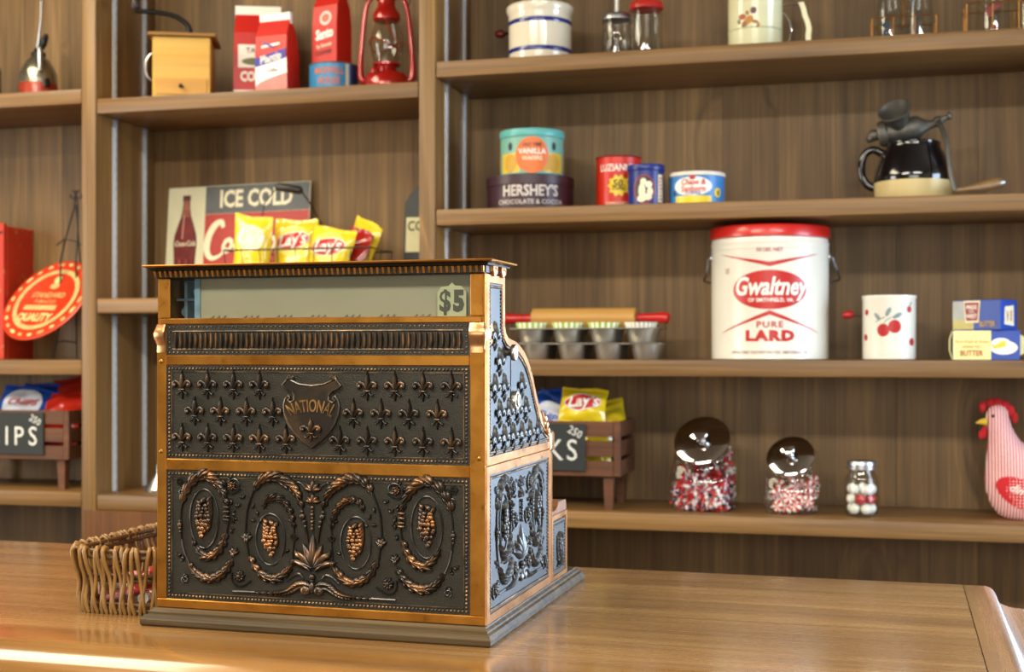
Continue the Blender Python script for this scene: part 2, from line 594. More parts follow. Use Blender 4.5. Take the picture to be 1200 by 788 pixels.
wall('wall_left', 'y', RX0, -.1, RY0, RY1, [(.3, 1.7, .8, 2.4)])
wall('wall_front', 'x', RY0, -.1, RX0, RX1, [(-1.2, 1.6, .92, 2.52)])
wall('wall_right', 'y', RX1, .1, RY0, RY1, [(1.6, 2.9, .85, 2.25)])
FRAMEM = M('painted_window_frame', '#d8d2c2', .5)
def window(name, x0, x1, z0, z1, loc, rz):
    o = bpy.data.objects.new(name, None); COL.objects.link(o); struct(o)
    o.location = loc; o.rotation_euler = (0, 0, rz)
    h = (x1 - x0) / 2
    f = MB()
    f.box(-h, -h + .05, -.03, .03, z0, z1).box(h - .05, h, -.03, .03, z0, z1)
    f.box(-h + .05, h - .05, -.03, .03, z0, z0 + .05).box(-h + .05, h - .05, -.03, .03, z1 - .05, z1)
    f.box(-.02, .02, -.02, .02, z0 + .05, z1 - .05)
    f.build('window_frame', FRAMEM, o, smooth=False)
    for a, b in ((-h + .05, -.02), (.02, h - .05)):
        MB().box(a, b, -.003, .003, z0 + .05, z1 - .05).build('pane', PANE, o, smooth=False)
window('window_1', -1.2, 1.6, .92, 2.52, (.2, RY0 - .05, 0), 0)
window('window_2', .3, 1.7, .8, 2.4, (RX0 - .05, 1.0, 0), R(90))
window('window_3', 1.6, 2.9, .85, 2.25, (RX1 + .05, 2.25, 0), R(90))
window('door_1', .78, 1.72, .01, 2.1, (1.25, RY1 + .05, 0), 0)
for lx, ly, wx, wy in ((-2.25, 1.75, 1.05, 1.4), (-1.3, .1, 1.4, .4), (.7, .1, 1.4, .4)):
    MB().box(lx - wx / 2, lx + wx / 2, ly - wy / 2, ly + wy / 2, RZ - .075, RZ - .0005, .01).build('light_fitting', M('lamp_housing', '#d8d6cc', .5), ceil_, smooth=False)

# ================================================================== built-in shelving, three bays
UW = .04
XU = [-2.835, -1.929, -1.023, .60]        # left faces of the four uprights
GALV = M('galvanised_strip', '#dfe6ec', .35, .35, var=.06)
SLOT = M('strip_slot', '#6e7478', .8)
ZT = 2.48
clip_me = MB().box(0, .012, -.010, .010, -.004, 0).box(0, .003, -.010, .010, -.022, -.004).mesh('shelf_clip', ZINC, False)
def standard(parent, x, y, z0, z1):
    o = MB().box(x, x + .0035, y - .008, y - .003, z0, z1).box(x, x + .0035, y + .003, y + .008, z0, z1).box(x, x + .0012, y - .003, y + .003, z0, z1).build('shelf_standard', GALV, parent, smooth=False)
    s = MB()
    z = z0 + .02
    while z < z1 - .01:
        s.box(x + .0012, x + .0037, y + .0034, y + .0046, z, z + .010); z += .0254
    so = s.build('slots', SLOT, o, smooth=False); so['kind'] = 'stuff'
def bay(label, x0, x1, shelves, seed, kick=None):
    u = thing('shelving_unit', label, 'shelving', (0, 0, 0), 0, 'built-in pine shelving bays')
    rnd = random.Random(seed)
    x = x0 + .0005
    while x < x1 - .01:
        w_ = rnd.choice((.135, .16, .185, .14))
        b = min(x + w_, x1 - .0005)
        if x1 - b < .03: b = x1 - .0005
        MB().box(x + .0003, b - .0003, YB, YB + .018, .02, ZT).build('back_plank', W_BACK, u, smooth=False)
        x = b
    for z in shelves:
        dz = 0
        MB().box(x0 + .002, x1 - .002, YF, YB - .001, z - .038, z, .0035, seg=2).build('shelf', W_SHELF, u)
        for yy in (YF + .085, YF + .235):
            put('shelf_clip', clip_me, u, (x0, yy, z - .038))
    for yy in (YF + .085, YF + .235):
        standard(u, x0, yy, .5 if kick is None else shelves[-1] + .001, ZT)
    if kick:
        MB().box(x0 - .035, x1, YF - .0025, YF + .016, .06, kick - .0385, .002).build('kick_panel', W_KICK, u)
    return u
def upright(u, x):
    MB().box(x, x + UW, YF - .002, YB + .018, .0, ZT, .0025, seg=2).build('upright', W_POST, u)
ub_l = bay('left pine shelving bay with a round red sign and a chip crate', XU[0] + UW, XU[1], (L1, L2, L3), 1)
ub_m = bay('middle pine shelving bay with coffee bags, directly behind the cash register', XU[1] + UW, XU[2], (M1, M2, M3), 2, M3)
ub_r = bay('widest pine shelving bay on the right, four shelves of tins and jars', XU[2] + UW, XU[3], (S1, S2, S3, S4), 3)
upright(ub_l, XU[0]); upright(ub_m, XU[1]); upright(ub_m, XU[2]); upright(ub_r, XU[3])
MB().box(XU[0], XU[1], YF - .01, YB + .018, ZT, ZT + .04, .003).build('top_board', W_SHELF, ub_l)
MB().box(XU[1], XU[2] + UW, YF - .01, YB + .018, ZT, ZT + .04, .003).build('top_board', W_SHELF, ub_m)
MB().box(XU[2] + UW, XU[3] + UW, YF - .01, YB + .018, ZT, ZT + .04, .003).build('top_board', W_SHELF, ub_r)

# ================================================================== counter (its frame is turned 1.26 deg to the shelving)
CR = R(-1.26)
CT = .95
def ctr(x, y, z=0.):
    c, s = math.cos(CR), math.sin(CR)
    return (x * c - y * s, x * s + y * c, z)
cx0, cx1, cy0, cy1 = -2.35, .128, 1.366, 2.145
top = thing('worktop', 'varnished pine counter top with an end board and moulded edge', 'counter', ctr(0, 0, CT), CR)
ye = [cy0 + .12, 1.60, 1.78, 1.97, cy1]
ex = cx1 - .030
for a, b in zip(ye[:-1], ye[1:]):
    MB().box(cx0, ex - .0006, a + .0002, b - .0002, -.04, 0).build('plank', W_TOP, top, smooth=False)
MB().box(ex + .0006, cx1, cy0 + .12, cy1, -.04, 0).build('end_board', W_TOPEND, top, smooth=False)
# moulded edge: bullnose falling into a cove ledge
def mould(depth=.055):
    pr = []
    for i in range(9):
        a = PI / 2 * i / 8
        pr.append((.018 * math.sin(a), -.018 + .018 * math.cos(a)))
    for i in range(1, 8):
        a = PI / 2 * i / 7
        pr.append((.018 + (depth - .018) * (1 - math.cos(a)), -.018 - .014 * math.sin(a)))
    pr += [(depth + .003, -.036), (depth + .003, -.046), (.0, -.046)]
    return pr
pr = mould()
n = len(pr)
# right end moulding (runs along y)
vs = [(cx1 + p, y, z) for y in (cy0, cy1) for p, z in pr]
fs = [(i, i + 1, n + i + 1, n + i) for i in range(n - 1)] + [(n - 1, 0, n, 2 * n - 1), tuple(range(n)), tuple(reversed(range(n, 2 * n)))]
MB().add(vs, fs).build('edge_moulding', W_TOPEND, top, ang=50)
# front board with a broad rounded nose (runs along x)
pf = [(cy0 + .12, 0)]
for i in range(13):
    a = PI / 2 * i / 12
    pf.append((cy0 + .058 - .058 * math.sin(a), -.030 + .030 * math.cos(a)))
pf += [(cy0 - .004, -.032), (cy0 - .004, -.038), (cy0 + .008, -.05), (cy0 + .12, -.05)]
n = len(pf)
vs = [(x, y, z) for x in (cx0, cx1) for y, z in pf]
fs = [(i, i + 1, n + i + 1, n + i) for i in range(n - 1)] + [(n - 1, 0, n, 2 * n - 1), tuple(range(n)), tuple(reversed(range(n, 2 * n)))]
MB().add(vs, fs).build('front_board', W_EDGE, top, ang=50)
base = thing('counter_cabinet', 'stained pine counter cabinet under the varnished top', 'counter base', ctr(0, 0, 0), CR)
MB().box(cx0 + .03, cx1 - .02, cy0 + .06, cy1 - .03, .08, CT - .051).build('carcass', W_KICK, base, smooth=False)
for i in range(5):
    a = cx0 + .05 + i * .49
    MB().box(a, a + .43, cy0 + .048, cy0 + .062, .16, CT - .12, .003).build('front_panel', W_POST, base, smooth=False)
MB().box(cx0 + .05, cx1 - .04, cy0 + .09, cy1 - .05, 0, .08).build('toe_board', W_KICK, base, smooth=False)

# ================================================================== the cash register
reg = thing('cash_register', 'antique cast bronze cash register with scroll relief, standing on the counter', 'cash register', ctr(-.706, 1.549, CT), CR)
HW = .2245                                   # half width of the body
FP = -.003                                   # face of the front frame
# plinth
for nm, pts in (('plinth', [(0, .006), (.004, 0), (.0105, 0)]),):
    prof = [(.0175, 0), (.0175, .004), (.019, .006), (.019, .011), (.013, .0155), (.009, .0165), (.009, .019), (.005, .0215), (.002, .0215)]
    rings = []
    for off, z in [(.016, 0), (.0185, .003), (.0185, .009), (.0145, .0135), (.0095, .0150), (.0090, .0175), (.0045, .0200), (.0035, .0220)]:
        a = HW + off * .75; y0 = -.003 - off; y1 = .462 + off
        rings.append([(-a, y0, z), (a, y0, z), (a, y1, z), (-a, y1, z)])
    MB().loft(rings).build('plinth', W_PLINTH, reg, ang=25)
# side profile (y, z) of the body, front to back
PROF = [(0, .022), (0, .452), (.078, .452), (.0785, .390), (.083, .381), (.092, .3755), (.110, .3725), (.130, .370), (.149, .365), (.170, .357), (.188, .346),
        (.203, .334), (.216, .320), (.228, .304), (.238, .292), (.252, .276), (.266, .264), (.282, .254), (.300, .247), (.312, .243), (.312, .022)]
low = [p for p in PROF if p[1] < .40]
body_poly = [(0, .022), (0, .398), (.078, .398)] + [p for p in PROF[3:]]
# solid lower body (below the indicator window)
mb = MB()
nn = len(body_poly)
vs = [(x, y, z) for x in (-HW, HW) for y, z in body_poly]
fs = [(i, (i + 1) % nn, nn + (i + 1) % nn, nn + i) for i in range(nn)] + [tuple(range(nn)), tuple(reversed(range(nn, 2 * nn)))]
mb.add(vs, fs).build('body', BRASS, reg, ang=30)
# indicator box over it: cheeks, back, roof
mb = MB().box(-HW, -HW + .006, 0, .078, .398, .452).box(HW - .006, HW, 0, .078, .398, .452).box(-HW + .006, HW - .006, .072, .078, .398, .452)
mb.build('indicator_box', BRASS, reg, smooth=False)
BACKP = M('indicator_back_plate', '#827e68', .5, 0, var=.08, vs=12)
MECH = M('blued_mechanism', '#7796a6', .4, .3, var=.3, vs=60)
MB().box(-HW + .056, HW - .006, .012, .016, .398, .452).build('back_plate', BACKP, reg, smooth=False)
mb = MB().box(-HW + .010, -HW + .048, .05, .054, .398, .452).box(-HW + .048, -HW + .056, .010, .054, .398, .452)
mb.box(-HW + .022, -HW + .026, .03, .05, .400, .449).box(-HW + .010, -HW + .044, .03, .034, .424, .427)
for zz, xx, rr in ((.436, -HW + .034, .006), (.410, -HW + .017, .007), (.414, -HW + .036, .006)):
    mb.lathe([(rr, 0), (rr, .008), (rr * .5, .008), (rr * .5, .014), (.001, .014)], 14, mat=mat_tr((xx, .05, zz), (R(90), 0, 0)))
mb.build('mechanism', MECH, reg, ang=30)
# teeth of the tablets along the bottom edge of the window
mb = MB()
for k in range(7):
    for d in (0, .0085, .017):
        x = -HW + .070 + k * .047 + d
        mb.prism([(x, .400), (x + .004, .4035), (x + .006, .4035), (x + .003, .400)], .0105, .0118)
mb.build('tablet_edges', M('tablet_edge', '#6b6a5c', .5), reg, smooth=False)['kind'] = 'stuff'
# $5 tablet
tx = .180
tab = MB().prism([(tx - .019, .398), (tx + .0185, .398), (tx + .0185, .430), (tx + .012, .4375), (tx + .004, .438), (tx, .4425), (tx - .004, .438), (tx - .014, .4365), (tx - .019, .430)], .0065, .0080).build('indicator_tablet', M('tablet_paper', '#989a78', .6, var=.08), reg, smooth=False)
INK = M('black_ink', '#2c2b25', .6)
INKG = M('faded_ink', '#3a3a2f', .6)
decal('dollar_sign', tab, text2d('$', .037, .0010, sx=.80), flat(tx - .0088, .0060, .4180), INKG)
decal('numeral', tab, text2d('5', .034, .0021, sx=.84), flat(tx + .0090, .0060, .4180), INKG)
MB().box(-HW + .018, HW - .017, .0005, .0025, .399, .4525).build('window_glass', PANE, reg, smooth=False)

def bx(name, x0, x1, z0, z1, m=BRASS, y0=FP, y1=.0, b=.0012):
    return MB().box(x0, x1, y0, y1, z0, z1, b).build(name, m, reg, smooth=False)
PL, PRR = -HW + .0135, HW - .0185            # panel limits
bx('front_rail', -HW, HW, .022, .034)
bx('front_rail', PL, PRR, .202, .217)
bx('front_rail', PL, PRR, .339, .352)
bx('front_rail', -HW + .004, HW - .004, .392, .400)
bx('front_stile', -HW, PL, .0341, .384)
bx('front_stile', PRR, HW, .0341, .384)
bx('window_stile', -HW + .002, -HW + .019, .4001, .4525)
bx('window_stile', HW - .018, HW - .002, .4001, .4525)
# curved shoulders where the case swells below the window
for sx in (-1, 1):
    xi = sx * (HW - (.0180 if sx > 0 else .0130))
    ring = []
    for i in range(13):
        t = i / 12
        z = .3555 + .0365 * t
        k = math.sin(PI * min(1, max(0, (t - .25) / .75))) ** 1.5
        xo = sx * (HW + .0008 + .0022 * k); yo = FP - .0006 - .0050 * k
        ring.append([(xi, yo, z), (xo - sx * .002, yo, z), (xo, yo + .002, z), (xo, .03, z), (xi, .03, z)])
    MB().loft(ring).build('shoulder', COPPER, reg, ang=45)
SCREW = M('brass_screw', '#8a6528', .35, .9)
scr = MB().lathe([(.0027, 0), (.0027, .0006), (.0015, .0013), (0, .0014)], 12, mat=mat_tr(rot=(R(90), 0, 0))).mesh('screw', SCREW)
for x, z in ((-HW + .0065, .368), (HW - .0065, .368), (-HW + .0065, .226), (HW - .0065, .226), (-HW + .0065, .344)):
    put('screw', scr, reg, (x, FP, z))

# ---- relief vocabulary, drawn in (u, v) with height h coming out of the panel (local -y)
def leaf(mb, p, ang, L, W, H, curl=0., h0=0.):
    ts = (0, .18, .42, .66, .86, 1)
    cs = []
    rings = []
    for t in ts:
        wd = W * (math.sin(PI * min(1, t * .93 + .05)) ** .8) * (1 if t < .95 else .25)
        hh = h0 + H * (math.sin(PI * (t * .75 + .18))) ** .9
        a = ang + curl * t
        cxx = p[0] + L * t * math.cos(ang + curl * t * .5)
        cyy = p[1] + L * t * math.sin(ang + curl * t * .5)
        px, py = -math.sin(a), math.cos(a)
        rings.append([(cxx + px * k * wd, -(hh * q), cyy + py * k * wd) for k, q in ((-1, 0), (-.62, .72), (0, 1), (.62, .72), (1, 0))])
    n = 5
    vs = [q for r in rings for q in r]
    fs = [(i * n + j, i * n + j + 1, (i + 1) * n + j + 1, (i + 1) * n + j) for i in range(len(ts) - 1) for j in range(n - 1)]
    mb.add(vs, fs)
def catmull(pts, k=6):
    out = []
    P = [pts[0]] + list(pts) + [pts[-1]]
    for i in range(1, len(P) - 2):
        for j in range(k):
            t = j / k
            out.append(tuple(.5 * ((2 * P[i][d]) + (P[i + 1][d] - P[i - 1][d]) * t + (2 * P[i - 1][d] - 5 * P[i][d] + 4 * P[i + 1][d] - P[i + 2][d]) * t * t
                       + (3 * P[i][d] - P[i - 1][d] - 3 * P[i + 1][d] + P[i + 2][d]) * t ** 3) for d in (0, 1)))
    out.append(tuple(pts[-1]))
    return out
def stem(mb, pts, r=.0011, h=.0012, taper=False):
    q = catmull(pts)
    n = len(q)
    rs = [r * (1 if not taper else (1 - .6 * i / n)) for i in range(n)]
    mb.tube([(a, -h, b) for a, b in q], rs, 6)
def acanthus(mb, pts, size, t0=0., t1=1., n=9, h=.005, side=1):
    """overlapping leaflets along a path: large on the outer side, small inside"""
    q = catmull(pts, 8)
    m = len(q) - 1
    i0, i1 = int(m * t0), int(m * t1)
    for k in range(n):
        f = k / max(1, n - 1)
        i = min(m - 1, int(i0 + (i1 - i0) * f))
        a, b = q[i], q[min(m, i + 1)]
        ang = math.atan2(b[1] - a[1], b[0] - a[0])
        s = size * (.74 + .74 * math.sin(PI * (f * .8 + .15)))
        hh = h * (.85 + .3 * math.sin(PI * f))
        leaf(mb, a, ang + side * 1.0, s * .80, s * .21, hh, -side * 1.25)          # plume on the outer side
        leaf(mb, a, ang + side * .45, s * .95, s * .19, hh * 1.12, -side * .75)
        leaf(mb, a, ang - side * .55, s * .55, s * .15, hh * .8, side * .7)       # short lobes inside
    rib = q[i0:i1 + 1]
    if len(rib) > 3:
        mb.tube([(p_[0], -.0022, p_[1]) for p_ in rib], [size * .13 * (.45 + .75 * math.sin(PI * (k / (len(rib) - 1) * .85 + .1))) for k in range(len(rib))], 8)
    stem(mb, pts, .0013, .0012)
KX, KY = .000267, .000251
def P4(pts):   # outer scroll drawing units -> metres
    return [((x - 222) * KX, (300 - y) * KY) for x, y in pts]
def P5(pts):   # inner scroll / centre drawing units, origin panel centre
    return [((x - 325) * KX, (388 - y) * KY) for x, y in pts]
def ovalpts(cx, cy, rx, ry, a0, a1, n=18):
    return [(cx + rx * math.cos(a0 + (a1 - a0) * i / n), cy + ry * math.sin(a0 + (a1 - a0) * i / n)) for i in range(n + 1)]
def curlpts(cx, cy, r, a0, turns, n=14):
    return [(cx + r * (1 - .75 * i / n) * math.cos(a0 + turns * 2 * PI * i / n), cy + r * (1 - .75 * i / n) * math.sin(a0 + turns * 2 * PI * i / n)) for i in range(n + 1)]
def bud(mb, p, s, ang=PI / 2):
    for d in (-.75, -.3, .3, .75):
        leaf(mb, p, ang + d, s * (1.05 - .25 * abs(d)), s * .30, .0045, d * .5)
    mb.ell((p[0], -.0025, p[1]), (s * .3, .0028, s * .3), 8, 5)

def outer_scroll(m):
    mb = MB()
    A = P4([(100, 420), (96, 330), (98, 260), (115, 195), (155, 125), (215, 88), (272, 108), (318, 165), (342, 230), (352, 290), (345, 360), (322, 430)])
    acanthus(mb, A, .0165, .24, .68, 8, .0058)
    B = P4([(345, 370), (328, 430), (288, 482), (238, 500), (190, 470), (160, 425)])
    acanthus(mb, B, .0145, .02, .9, 8, .0058, -1)
    C = P4([(376, 505), (345, 562), (290, 606), (225, 612), (170, 580), (138, 530), (112, 470), (100, 410)])
    acanthus(mb, C, .0155, .02, .64, 9, .006, -1)
    stem(mb, P4(ovalpts(222, 300, 76, 152, R(110), R(-230))), .0011, .0013)
    for y in (235, 258, 282, 300):
        mb.ell(((345 - 222) * KX, -.003, (300 - y) * KY), (.0058, .0032, .0019), 10, 6)
    for y, r in ((318, .0022), (335, .0036), (352, .0024), (372, .0018)):
        mb.ell(((93 - 222) * KX, -.002, (300 - y) * KY), (r, r, r), 8, 6)
    bud(mb, P4([(378, 478)])[0], .011, R(80))
    # corner curls and sprigs
    for c in ((92, 110, 22, 0, 1.4), (120, 620, 20, 2, 1.3), (100, 165, 14, 1, 1.2), (385, 120, 34, 3.5, 1.2)):
        stem(mb, P4(curlpts(*c)), .0012, .0015)
    for (x, y, a) in ((75, 500, 20), (110, 520, 100), (125, 590, 200), (360, 95, 60), (340, 110, 150), (375, 215, 120), (395, 235, 30), (372, 260, -60), (380, 290, -100), (365, 345, -80), (420, 190, 30)):
        leaf(mb, P4([(x, y)])[0], R(a), .0075, .0024, .0035, .4)
        leaf(mb, P4([(x, y)])[0], R(a + 75), .0055, .002, .003, .4)
    if m:
        mb.v = [(-x, y, z) for x, y, z in mb.v]
    return mb.mesh('outer_scroll', DARKB, ang=50)
def inner_scroll(m):
    mb = MB()
    A = P5([(20, 150), (62, 100), (122, 84), (182, 108), (232, 150), (266, 222)])
    acanthus(mb, A, .0160, .05, .9, 9, .006)
    B = P5([(68, 240), (88, 200), (132, 186), (180, 215), (210, 268), (226, 325)])
    acanthus(mb, B, .0115, .05, .9, 8, .0054)
    C = P5([(-12, 470), (22, 540), (72, 586), (132, 598), (190, 562), (228, 512)])
    acanthus(mb, C, .0145, .05, .95, 9, .0058)
    stem(mb, P5([(20, 140), (-15, 240), (-25, 340), (-20, 400), (-10, 470)]), .0014, .0014)
    stem(mb, P5(ovalpts(105, 392, 76, 130, R(60), R(400))), .0011, .0013)
    stem(mb, P5([(228, 325), (228, 400), (222, 470), (232, 520)]), .001, .0012)
    stem(mb, P5(curlpts(228, 372, 20, 0, 1.2)), .0012, .002)
    bud(mb, P5([(-20, 402)])[0], .012, R(90))
    for x, y, r in ((274, 268, .0042), (270, 245, .0026), (284, 295, .0028), (288, 320, .0024), (60, 575, .002)):
        mb.ell((P5([(x, y)])[0][0], -.0022, P5([(x, y)])[0][1]), (r, r * .9, r), 8, 6)
    stem(mb, P5([(284, 300), (292, 345), (300, 400)]), .0022, .0015)
    stem(mb, P5([(190, 600), (225, 570), (258, 560), (275, 580)]), .0016, .0016)
    for (x, y, a) in ((40, 275, 100), (28, 300, 170), (42, 310, 30), (215, 320, 60), (220, 300, 140), (205, 440, 200), (10, 240, 70)):
        leaf(mb, P5([(x, y)])[0], R(a), .0080, .0024, .0035, .4)
    if m:
        mb.v = [(-x, y, z) for x, y, z in mb.v]
    return mb.mesh('inner_scroll', DARKB, ang=50)
def berry_cluster():
    mb = MB()
    rr = random.Random(3)
    rows = [(-.0185, 1), (-.0145, 2), (-.0105, 3), (-.0063, 3), (-.002, 4), (.0022, 4), (.0063, 3), (.0105, 3), (.0145, 2)]
    for i, (v, k) in enumerate(rows):
        for j in range(k):
            mb.ell(((j - (k - 1) / 2) * .0044 - .001 + rr.uniform(-.0012, .0012), -.0028 - rr.random() * .0022, v + rr.uniform(-.0014, .0014)), .0022 + rr.random() * .0008, 7, 5)
    for i in range(8):
        v = -.014 + i * .0044
        leaf(mb, (.0060 - abs(v) * .12, v), R(100 - i * 2), .0105, .0030, .0052, -.8)
    leaf(mb, (-.003, .016), R(70), .010, .0035, .005, -.4); leaf(mb, (-.004, .014), R(110), .009, .003, .005, .3)
    leaf(mb, (-.007, -.010), R(80), .013, .0024, .0042, .5)
    return mb.mesh('berry_cluster', BRIGHTB, ang=50)
def palmette():
    mb = MB()
    c = P5([(325, 545)])[0]
    for a, L, W in ((90, .044, .0062), (108, .034, .0058), (72, .034, .0058), (128, .034, .006), (52, .034, .006), (148, .030, .005), (32, .030, .005)):
        leaf(mb, (c[0], c[1] + .004), R(a), L, W, .0062, (a - 90) * .012)
    for sx in (-1, 1):
        leaf(mb, (c[0] + sx * .003, c[1]), R(90 + sx * -42), .033, .0058, .0065, -sx * .9)
        leaf(mb, (c[0] + sx * .016, c[1] + .017), R(90 + sx * -70), .014, .0042, .0062, sx * 1.2)
    for y in range(222, 345, 18):
        mb.ell((0, -.0024, (388 - y) * KY), .0021 if (y // 18) % 2 else .0028, 8, 5)
    for y, s in ((200, .0135), (140, .0150)):
        p = (0, (388 - y) * KY)
        for a in (90, 62, 118, 38, 142):
            leaf(mb, p, R(a), s * (1 - abs(a - 90) * .003), s * .27, .0055, (a - 90) * .02)
    for sx in (-1, 1):
        stem(mb, [(sx * .010, .066), (sx * .016, .071), (sx * .021, .073), (sx * .022, .069)], .001, .0014)
    mb.ell((0, -.0028, (388 - 572) * KY), (.0042, .004, .0042), 10, 6)
    mb.ell((0, -.002, (388 - 592) * KY), (.003, .003, .003), 8, 5)
    return mb.mesh('palmette', DARKB, ang=50)
def base_acanthus():
    mb = MB()
    for sx in (-1, 1):
        pts = [(sx * x, z) for x, z in ((.002, -.059), (.018, -.058), (.034, -.066), (.05, -.0695), (.082, -.0700))]
        q = catmull(pts, 8)
        for k in range(15):
            i = min(len(q) - 2, int(k * 2.1))
            a, b = q[i], q[i + 1]
            ang = math.atan2(b[1] - a[1], b[0] - a[0])
            s = .0165 * (1.1 - k * .055)
            leaf(mb, a, ang + sx * .55, s, s * .28, .0055, -sx * 1.0)
            leaf(mb, a, ang - sx * .75, s * .85, s * .26, .0045, sx * .8)
        stem(mb, pts, .0016, .0016, True)
        stem(mb, [(sx * .080, -.0695), (sx * .112, -.0700)], .0016, .0016)
        mb.ell((sx * .009, -.0035, -.0635), (.0075, .004, .0065), 10, 6)
    mb.ell((0, -.003, -.060), (.004, .004, .008), 10, 6)
    return mb.mesh('base_acanthus', DARKB, ang=50)
def rosette():
    mb = MB()
    for k in range(7):
        leaf(mb, (0, 0), 2 * PI * k / 7, .0085, .0030, .0045, .5)
    mb.ell((0, -.0035, 0), (.0030, .003, .0030), 8, 5)
    rr = random.Random(5)
    for k in range(9):
        a = 2 * PI * k / 9
        mb.ell((.0052 * math.cos(a), -.003, .0052 * math.sin(a)), .0019, 6, 4)
    stem(mb, [(-.011, .004), (-.011, -.006), (-.004, -.013), (.006, -.012), (.016, -.005)], .0013, .0014)
    return mb.mesh('rosette', DARKB, ang=50)
def fleur():
    mb = MB()
    leaf(mb, (0, -.004), R(90), .0200, .0034, .0066)           # centre petal
    leaf(mb, (0, .0105), R(90), .0072, .0013, .0045)
    for sx in (-1, 1):
        q = [(0, -.0035), (sx * .0035, .0015), (sx * .0075, .0042), (sx * .0108, .0028), (sx * .0110, -.0008), (sx * .0088, -.0014)]
        c = catmull(q, 4)
        mb.tube([(a, -.0026, b) for a, b in c], [.0012 + .0014 * math.sin(PI * min(1, i / (len(c) - 1) * 1.05)) for i in range(len(c))], 7)
        mb.ell((sx * .0094, -.0032, .0006), (.0024, .0028, .0024), 8, 5)
        c = catmull([(0, -.0045), (sx * .003, -.0072), (sx * .0062, -.0092), (sx * .0074, -.0072)], 4)
        mb.tube([(a, -.0018, b) for a, b in c], .0011, 6)
    mb.ell((0, -.0030, -.0042), (.0048, .0026, .0013), 10, 5)
    leaf(mb, (0, -.0046), R(-90), .0105, .0021, .0042)
    return mb

# ---- front panels
def panel(name, x0, x1, z0, z1):
    return MB().box(x0, x1, -.0012, .0006, z0, z1).build(name, PANELM, reg, smooth=False)
def beads(parent, pts, r=.0016, name='beading', rot=None, loc=None):
    mb = MB()
    for p in pts:
        mb.ell((p[0], -.0012, p[1]), r, 6, 4)
    o = mb.build(name, BEADM, parent, ang=80, loc=loc, rot=rot)
    o['kind'] = 'stuff'
    return o
def rect_beads(x0, x1, z0, z1, step):
    nx = max(2, round((x1 - x0) / step)); nz = max(2, round((z1 - z0) / step))
    return [(x0 + (x1 - x0) * i / nx, z) for i in range(nx + 1) for z in (z0, z1)] + [(x, z0 + (z1 - z0) * i / nz) for i in range(1, nz) for x in (x0, x1)]
PC = (PL + PRR) / 2
lowp = panel('lower_panel', PL, PRR, .034, .202)
uppp = panel('upper_panel', PL, PRR, .217, .339)
flup = panel('fluted_panel', PL, PRR, .352, .392)
beads(lowp, rect_beads(PL + .0045, PRR - .0045, .0385, .1975, .0050), .0019)
beads(uppp, rect_beads(PL + .0045, PRR - .0045, .2215, .3345, .0050), .0018)
beads(flup, rect_beads(PL + .0045, PRR - .0045, .3555, .3885, .0061), .0013)
for p_, (z0, z1) in ((lowp, (.034, .202)), (uppp, (.217, .339))):
    f = MB()
    for zz in (z0 + .0085, z1 - .0085): f.box(PL + .0075, PRR - .0075, -.0022, -.0012, zz - .0005, zz + .0005)
    for xx in (PL + .008, PRR - .008): f.box(xx - .0005, xx + .0005, -.0022, -.0012, z0 + .008, z1 - .008)
    f.build('fillet', BEADM, p_, smooth=False)
pz = .118
O_L, O_R, I_L, I_R = outer_scroll(False), outer_scroll(True), inner_scroll(False), inner_scroll(True)
BC = berry_cluster(); PAL = palmette(); BAC = base_acanthus(); ROS = rosette()
put('outer_scroll', O_L, lowp, (PC - .1530, -.0012, pz + .022)); put('outer_scroll', O_R, lowp, (PC + .1530, -.0012, pz + .022))
put('inner_scroll', I_L, lowp, (PC, -.0012, pz)); put('inner_scroll', I_R, lowp, (PC, -.0012, pz))
put('palmette', PAL, lowp, (PC, -.0012, pz)); put('base_acanthus', BAC, lowp, (PC, -.0012, pz))
for sx in (-1, 1):
    put('berry_cluster', BC, lowp, (PC + sx * .1530, -.0012, pz + .022), scale=(-sx * 1.35, 1, 1.18))
    put('berry_cluster', BC, lowp, (PC + sx * .0585, -.0012, pz - .001), scale=(sx * 1.3, 1, 1.05))
    put('rosette', ROS, lowp, (PC + sx * .1020, -.0012, pz - .050), scale=(-sx, 1, 1))
    put('rosette', ROS, lowp, (PC + sx * .1130, -.0012, pz + .066), scale=(-sx * .75, 1, .75))
FL = fleur().mesh('fleur_de_lis', FLEURB, ang=60)
FLS = fleur().mesh('fleur_de_lis_side', SIDEB, ang=60)
FLB = fleur().mesh('fleur_de_lis_bright', BRIGHTB, ang=60)
for row, (z, cols) in enumerate(((.3135, (-5, -4, -3, -2, 2, 3, 4, 5)), (.2790, (-4.5, -3.5, -2.5, -1.5, 1.5, 2.5, 3.5, 4.5)), (.2445, (-5, -4, -3, -2, -1, 1, 2, 3, 4, 5)))):
    for c in cols:
        put('fleur_de_lis', FL, uppp, (PC + c * .0370, -.0012, z - .001), scale=(1.05, 1, 1.2))
